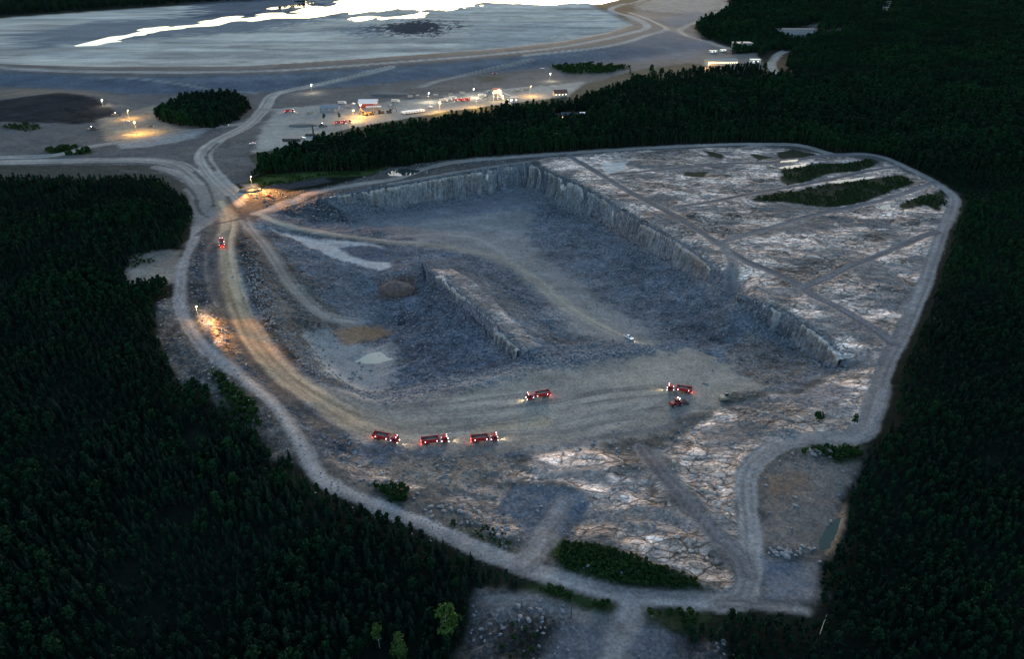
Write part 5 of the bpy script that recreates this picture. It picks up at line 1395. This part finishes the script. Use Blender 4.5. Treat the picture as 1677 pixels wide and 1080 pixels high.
# the dark heap it works on
x, y, z = place(1213, 652)
mb = MB(); bmesh.ops.create_icosphere(mb.bm, subdivisions=5, radius=1)
vc = np.array([v.co for v in mb.bm.verts])
n3 = fbm(vc[:, 0] * 2.3 + 5, vc[:, 1] * 2.3 + vc[:, 2], 3, 160); n4 = fbm(vc[:, 0] * 14, vc[:, 1] * 9 + vc[:, 2] * 5, 2, 162)
for v, a_, b_ in zip(mb.bm.verts, n3, n4):
    v.co = Vector((v.co.x * 8.5, v.co.y * 4.0, max(v.co.z, -.2) * 2.2)) * (.55 + .7 * a_ + .35 * (b_ - .5))
M_HEAP = paint('dark_rubble_heap', (.12, .098, .08), .95, var=.6, scale=1.6)
o = mb.build('stone_heap', M_HEAP, smooth=False); o.location = (x, y, z - .3); o['label'] = 'dark heap of broken stone beside the excavator at the right end of the bench'; o['category'] = 'stone heap'
# warm lit pale rock under the lamp on the left
M_SANDROCK = paint('yellow_sand_rock', (.34, .29, .2), .9, var=.4, scale=1.0)
# lamp posts
def lamp_post(label, base, h, m, power, col, arm=(1.2, 0), spot=None, aim=None, group='lit lamp posts', head_r=.28):
    t = thing('lamp_post', label, 'lamp post', base, group=group)
    MB().tube((0, 0, -.3), (0, 0, h), .16, .09, 8).tube((0, 0, -.3), (0, 0, .5), .3, .25, 8).build('pole', M_PALE, t)
    a = Vector((arm[0], arm[1], h + .25))
    MB().tube((0, 0, h - .1), a, .07, .06, 6).build('arm', M_PALE, t)
    hd = MB(); hd.prism([(-.45, 0), (.45, 0), (.3, .25), (-.3, .25)], -.25, .25); o = hd.build('lamp_hood', M_STEEL, t); o.location = a
    l = MB().ball((0, 0, 0), head_r, 2).build('bulb', m, t); l.location = a + Vector((0, 0, -.22))
    if power: lamp_obj(t, a + Vector((0, 0, -.75)), power, col, .3, spot, aim)
    return t
SOD = (1, .56, .16); COOL = (1, .86, .62)
la = lamp_post('lamp post on the small mound above the junction, shining orange on the track', place(413, 306), 8.5, M_SODIUM, 2500, SOD, (1.0, -.8), head_r=.3)
lb = lamp_post('lamp post beside the left track, lighting the rock heap and the haul road', place(326, 524), 8, M_SODIUM, 1200, SOD, (.8, -.6), head_r=.24)
def beam(post, a, b, up, power, cone, col=SOD):
    """a flood lamp head on the post, aimed at a point of the ground"""
    p = Vector(post.location) + Vector((.2, -.2, up)); q = Vector(place(*b))
    o = MB().prism([(-.3, -.2), (.3, -.2), (.2, .15), (-.2, .15)], -.2, .2).build('flood_lamp', M_STEEL, post); o.location = (.2, -.2, up + .3)
    lamp_obj(post, (.2, -.2 - .3, up), power, col, .35, cone, q - p)
beam(la, None, (418, 338), 8.2, 120000, 64, (1, .45, .12)); beam(la, None, (470, 322), 7.8, 230000, 56, (1, .45, .12))
beam(lb, None, (350, 545), 7.4, 2600, 85); beam(lb, None, (410, 540), 7.8, 32000, 66, (1, .45, .12)); beam(lb, None, (455, 600), 8.2, 180000, 40, (1, .45, .12))
for p, h, pw, c, lab in (((511, 152), 10, 3500, COOL, 'white lamp post at the foot of the diagonal dam track'), ((702, 167), 10, 3500, COOL, 'white lamp post behind the row of white trailers'),
                         ((775, 160), 10, 5000, COOL, 'white lamp post left of the lit crushing plant'), ((900, 133), 10, 3500, COOL, 'white lamp post near the far end of the yard'),
                         ((169, 174), 7, 2500, COOL, 'lamp post on the shoulder of the dark spoil mound'), ((592, 190), 12, 9000, SOD, 'orange lamp post lighting the yard by the blue hall'),
                         ((580, 198), 11, 7000, SOD, 'orange lamp post beside the two red trucks in the yard'), ((720, 186), 12, 12000, SOD, 'orange lamp post behind the trees at the right end of the white trailers'), ((780, 178), 12, 12000, SOD, 'orange lamp post behind the trees in front of the parked trucks'),
                         ((225, 220), 12, 9000, SOD, 'orange lamp post on the sandy patch left of the dark wood'), ((212, 195), 9, 5000, SOD, 'orange lamp post near the spoil mound'), ((836, 172), 6, 3000, COOL, 'small lamp post in front of the blue shed'),
                         ((868, 158), 12, 8000, SOD, 'orange lamp post right of the crushing plant'), ((1160, 112), 7, 9000, SOD, 'orange lamp post by the far lit hall')):
    lamp_post(lab, place(*p), h, M_SODIUM if c is SOD else M_COOL, pw, c, (.8, -.4), head_r=.38 if c is COOL else .3)

# buildings of the yard
def hall(name, label, base, L, D, h, rise, rz, mw, mr, wins=4, lit=False, flat=False, door=True):
    t = thing(name, label, 'building', base, rz)
    w = MB(); w.prism([(-D / 2, -.5), (D / 2, -.5), (D / 2, h)] + ([] if flat else [(0, h + rise)]) + [(-D / 2, h)], -L / 2, L / 2, axis='x'); wall = w.build('wall', mw, t)
    r = MB(); e = .5
    if flat:
        r.box(-L / 2 - e, L / 2 + e, -D / 2 - e, D / 2 + e, h + .003, h + .35)
    else:
        k = rise / (D / 2)
        r.prism([(-D / 2 - e, h - e * k + .02), (0, h + rise + .02), (D / 2 + e, h - e * k + .02), (D / 2 + e, h - e * k + .25), (0, h + rise + .27), (-D / 2 - e, h - e * k + .25)], -L / 2 - e, L / 2 + e, axis='x')
    r.build('roof', mr, t)
    for i in range(wins):
        x = -L / 2 + L * (i + .5) / wins
        f = MB().box(x - .7, x + .7, -D / 2 - .08, -D / 2 + .02, h * .45, h * .75).build('window', M_WHITE, t)
        MB().box(x - .55, x + .55, -D / 2 - .11, -D / 2 - .05, h * .49, h * .71).build('pane', M_LITWIN if lit else M_GLASS, f)
    if door:
        d = MB().box(L * .5 - 4.4, L * .5 - .8, -D / 2 - .07, -D / 2 + .02, 0, min(h * .8, 4)).build('door', M_GREY, t)
    return t
hall('storage_hall', 'red hall with a white gable roof in the yard', place(604, 174), 21, 15, 4.6, 3.2, .06, M_REDW, M_ROOFW, 0)
hall('workshop', 'blue grey workshop hall left of the white roofed hall', place(541, 182), 20, 13, 4.6, 1.6, .08, M_BLUE, M_BLUE, 3)
hall('canopy', 'long low white roofed shelter in front of the red hall', place(612, 178), 16, 4, 2.4, .3, .1, M_GREY, M_ROOFW, 0, flat=True, door=False)
hall('shed', 'blue shed with a flat dark roof right of the crushing plant', place(838, 166), 15, 9, 4.4, 0, .1, M_BLUE, M_ROOFD, 3, lit=True, flat=True)
hall('house', 'brown roofed house at the right end of the yard with lit windows', place(917, 157), 16, 10, 4.2, 3, .2, M_CREAM, M_BRICK, 4, lit=True)
hall('lit_hall', 'long hall with a row of lit windows far behind the trees by the dam corner', place(1180, 106), 46, 16, 7, 1.6, .1, M_CREAM, M_GREY, 14, lit=True)
hall('grey_hall', 'tall grey flat roofed hall among trees behind the lit hall', place(1214, 82), 30, 18, 12, 0, .1, M_GREY, M_GREY, 6, flat=True)
hall('far_hall', 'pale flat roofed hall in the far forest left of the forest track', place(1236, 103), 14, 9, 5, 0, 0, M_WHITE, M_ROOFW, 2, lit=True, flat=True)
hall('cabin', 'small house with bright windows in the forest right of the yard', place(927, 194), 11, 8, 4, 2.4, .1, M_REDW, M_ROOFD, 4, lit=True)
hall('white_cabin', 'low white cabin in the forest clearing right of the small house', place(957, 189), 9, 5, 2.8, 0, .1, M_WHITE, M_ROOFW, 2, flat=True)
for k, (p, L) in enumerate((((1168, 86), 12), ((1184, 84), 10))):
    hall('container_hut', ('white hut, left one of two beside the far lit hall', 'white hut, right one of two beside the far lit hall')[k], place(*p), L, 5, 3, 0, .1, M_WHITE, M_ROOFW, 2, flat=True, lit=True)
# far mill buildings
hall('far_mill', 'long low grey building far off between dark forest and the hill track', place(1300, 56), 70, 22, 9, 2, 0, M_GREY, M_ROOFD, 8)
# crushing plant
def crusher(label, base, rz):
    t = thing('crushing_plant', label, 'crushing plant', base, rz)
    m = MB()
    for x in (-5, 0, 5):
        for y in (-3, 3): m.box(x - .25, x + .25, y - .25, y + .25, -.4, 8)
    m.box(-5.8, 5.8, -3.6, 3.6, 8, 8.4); m.box(-5.8, 5.8, -3.6, 3.6, 4, 4.3); m.build('steel_frame', M_PALE, t)
    MB().box(-5.2, 4.0, -3, 3, 8.4, 12.5).build('screen_house', M_CREAM, t, bevel=.1)
    MB().prism([(-5.6, 12.5), (4.4, 12.5), (4.4, 13), (-5.6, 13.6)], -3.3, 3.3).build('roof', M_REDW, t)
    MB().prism([(-3, 4.3), (3, 4.3), (4.2, 7.6), (-4.2, 7.6)], -2.4, 2.4).build('hopper', M_STEEL, t)
    c = MB(); c.prism([(5, 8.6), (22, .8), (22, 1.5), (5, 9.6)], -.7, .7); c.box(14, 14.4, -.6, .6, -.3, 4.4); cv = c.build('conveyor', M_BLUE, t)
    c = MB(); c.prism([(-5, 8.6), (-18, 1.2), (-18, 2.0), (-5, 9.6)], -.7, .7); c.box(-12, -11.6, -.6, .6, -.3, 4.6); c.build('conveyor', M_DUSTY, t)
    for x, z, r in ((1.5, 12.2, .4), (3.0, 7.2, .42), (5.6, 5.2, .4), (-5.5, 9, .3), (6.4, 2.6, .35)):
        MB().ball((x, -3.7, z), r).build('floodlight', M_COOL if x < 4 else M_SODIUM, t)
    lamp_obj(t, (3, -9, 8), 1100, (1, .72, .38), .5)
    lamp_obj(t, (-4, -9, 5), 800, (1, .7, .36), .5)
    return t
crusher('brightly lit crushing plant with conveyors in the yard', place(815, 164), .1)
# row of white trailers
def trailer(label, loc, rz, group):
    t = thing('flat_trailer', label, 'trailer', loc, rz, group)
    MB().prism([(-4, 1.0), (4, 1.0), (4, 2.4), (3.4, 2.9), (-3.4, 2.9), (-4, 2.4)], -1.2, 1.2).build('white_cover', M_WHITE, t, bevel=.08)
    MB().box(-4, 4, -1.15, 1.15, .75, .997).build('bed', M_STEEL, t)
    for s in (-1, 1):
        for x in (-2.8, -1.6, 2.6): wheel(t, x, s * .95, .45, .3)
    return t
G = 'white trailers parked side by side'
T1 = None
for k in range(8):
    p = place(661 + k * 4.4, 187.2 - k * .55); lab = ('first', 'second', 'third', 'fourth', 'fifth', 'sixth', 'seventh', 'last')[k] + ' white covered trailer from the left in the row in front of the yard trees'
    T1 = trailer(lab, p, 2.2, G) if k == 0 else T1
    if k: dup(T1, p, 2.2, lab, G)
# trucks and plant in the yard
GY_ = 'red trucks parked in the yard'
for p, a, lab in (((474, 184), .1, 'red dump truck parked left of the blue workshop'), ((557, 203), .3, 'red dump truck, left of the two near the forest edge in the yard'), ((567, 202), .5, 'red dump truck, right of the two near the forest edge in the yard'),
                  ((752, 166), 3.4, 'red dump truck in the crowded row left of the crushing plant'), ((762, 165), 3.3, 'red dump truck at the right end of the crowded row by the crushing plant')):
    dup(T0, place(*p), a, lab, GY_)
def box_truck(label, loc, rz, m, group):
    t = thing('box_truck', label, 'lorry', loc, rz, group)
    MB().box(-5, 2.4, -1.25, 1.25, 1.1, 3.7).build('cargo_box', m, t, bevel=.05)
    MB().box(-5, 4.4, -.5, .5, .7, 1.08).build('chassis', M_STEEL, t)
    c = MB(); c.prism([(2.7, .7), (4.7, .6), (4.8, 1.6), (4.5, 2.9), (2.7, 3.0)], -1.2, 1.2); cab = c.build('cab', M_WHITE, t, bevel=.06)
    MB().prism([(4.8, 1.7), (4.56, 2.75), (4.6, 2.76), (4.86, 1.7)], -1.05, 1.05).build('windscreen', M_GLASS, cab)
    for s in (-1, 1):
        for x in (-3.8, -2.6, 3.4): wheel(t, x, s * 1.0, .5, .32)
    return t
GB = 'lorries in the crowded row by the crushing plant'
B1 = box_truck('grey white lorry, leftmost in the crowded row left of the crushing plant', place(727, 167), .4, M_PALE, GB)
dup(B1, place(734, 165), .35, 'grey white lorry, second from the left in the crowded row left of the crushing plant', GB)
dup(B1, place(742, 163), .3, 'grey white lorry in the middle of the crowded row left of the crushing plant', GB)
dup(B1, place(790, 159), .1, 'grey white lorry standing alone between the lamp post and the crushing plant', GB)
dup(B1, place(648, 168), .05, 'grey white lorry parked right of the red hall', GB)
dup(B1, place(561, 171), .1, 'grey white lorry parked between the blue workshop and the red hall', GB)
GE = 'excavators parked in the yard'
excavator('yellow excavator, leftmost in the row of machines in front of the red hall', place(598, 189), 2.6, M_YEL, GE, 1.3)
excavator('yellow excavator, second in the row of machines in front of the red hall', place(609, 188), .4, M_YEL, GE, 1.2)
excavator('dusty dark excavator, left one of two right of the yellow machines', place(624, 186), 2.9, M_DUSTY, GE, 1.3)
excavator('dusty dark excavator, right one of two right of the yellow machines', place(638, 185), .2, M_DUSTY, GE, 1.3)
loader('dusty wheel loader in the yard left of the red trucks', place(528, 208), .4, M_DUSTY, 'wheel loaders in the yard')
loader('dark wheel loader with its work light on, left of the sandy patch', place(152, 213), 3.4, M_DUSTY, 'wheel loaders in the yard')
loader('dusty wheel loader beside the spoil mound', place(190, 190), .3, M_BEIGE, 'wheel loaders in the yard')
# heaps, sunken hopper, chimney
def mound(label, px, sx, sy, sz, m, seed, name='gravel_heap', cat='heap'):
    mb = MB(); bmesh.ops.create_icosphere(mb.bm, subdivisions=3, radius=1)
    for v in mb.bm.verts:
        n3 = fbm(np.array([v.co.x * 2 + seed]), np.array([v.co.y * 2]), 3, 170 + seed)[0]
        t_ = max(v.co.z, -.15); v.co = Vector((v.co.x * sx, v.co.y * sy, (t_ ** .8 if t_ > 0 else t_) * sz)) * (.8 + .4 * n3)
    o = mb.build(name, m); q = place(*px); o.location = (q[0], q[1], q[2] - .2); o['label'] = label; o['category'] = cat; return o
mound('flat grey gravel heap in the yard left of the wheel loader', (496, 206), 15, 6, 2.2, M_GRAVEL, 3)
mound('flat dark gravel heap behind the crowded row of lorries', (706, 160), 22, 6, 2.5, M_GRAVEL, 4)
mound('low dark gravel heap right of the red hall', (640, 155), 25, 7, 2.2, M_GRAVEL, 5)
mound('flat sandy heap in the middle of the lit sandy patch', (214, 222), 9, 5, .9, M_SANDROCK, 6)
mound('brown reddish rock heap at the corner of the lower pit beside the ridge', (652, 478), 11, 6, 6.5, paint('brown_rock', (.12, .085, .075), .95, var=.5, scale=.6), 7, 'rock_heap', 'rock heap')
mound('grey gravel heap around the lamp post above the junction', (409, 311), 8, 6, 1.5, M_GRAVEL, 8)
t = thing('chimney_tank', 'dark tank with a tall chimney at the lower edge of the yard', 'tank', place(510, 222))
MB().prism([(-6, 0), (6, 0), (5, 2.2), (-5, 2.2)], -2.2, 2.2).build('tank', M_STEEL, t, bevel=.2); MB().tube((2.2, 0, 2), (2.2, 0, 11), .9, .8, 12).build('chimney', M_STEEL, t)
t = thing('feed_hopper', 'dark feed hopper on a stand at the lower left edge of the yard', 'hopper', place(480, 240))
MB().prism([(-8, 5), (8, 5), (8.6, 8), (-8.6, 8)], -3, 3).build('trough', M_STEEL, t); s_ = MB(); s_.box(-2.4, -1.8, -1.5, 1.5, -.5, 4.997); s_.box(1.8, 2.4, -1.5, 1.5, -.5, 4.997); s_.build('stand', M_STEEL, t)
# round trees standing free in the yard
put_tree('d', (531, 197), 7, 'small round tree standing free in the yard, left one', 301, M_DEC, M_BARK, 3.0)
put_tree('d', (556, 195), 7, 'small round tree standing free behind the red trucks in the yard', 302, M_DEC, M_BARK, 3.0)
# cars
CARS = [((414, 236), 3.2, 'white car by the forest corner beside the main track'), ((495, 227), .2, 'white car between the hopper and the chimney tank'), ((529, 221), .1, 'dark car right of the chimney tank'), ((370, 206), .2, 'white car at the lower right corner of the dark wood'),
        ((247, 208), .3, 'white car at the left edge of the dark wood'), ((578, 171), .1, 'white car left of the red hall'), ((208, 200), .3, 'white car on the sandy patch below the spoil mound'), ((810, 121), .4, 'dark car on the track up to the dam'),
        ((888, 113), .3, 'pale car on the track left of the far grass strip'), ((968, 187), .1, 'white car in the forest clearing right of the small house'), ((704, 176), .1, 'white car behind the row of trailers'), ((1206, 104), .1, 'white car right of the far lit hall')]
for k, (p, a, lab) in enumerate(CARS):
    pickup(lab, place(*p), a, M_STEEL if 'dark' in lab else M_WHITE, 'parked_car', 'car', lit=True)

pickup('small red van on the dirt track just right of the junction lamp post', place(440, 322), 2.8, M_RED, 'parked_van', 'van')

def container(label, loc, rz, group):
    t = thing('freight_container', label, 'container', loc, rz, group)
    m = MB().box(-3, 3, -1.2, 1.2, .1, 2.6)
    for k in range(10): m.box(-2.8 + k * .6, -2.55 + k * .6, -1.26, 1.26, .2, 2.5)
    m.build('shell', M_GREY, t); MB().box(3.003, 3.08, -1.1, 1.1, .2, 2.5).build('door', M_BLUE, t)
    return t
LC = 'small grey freight container standing loosely along the back of the yard'; GC = 'freight containers along the back of the yard'; K0 = None
for k, (p, a) in enumerate((((672, 160), .2), ((684, 159), 1.2), ((714, 158), .1), ((738, 157), .4), ((757, 154), .1), ((800, 152), .9), ((848, 149), .2), ((862, 147), .1), ((590, 170), .3), ((570, 176), .1), ((508, 186), .6), ((640, 175), 1.5))):
    if k == 0: K0 = container(LC, place(*p), a, GC)
    else: dup(K0, place(*p), a, LC, GC)
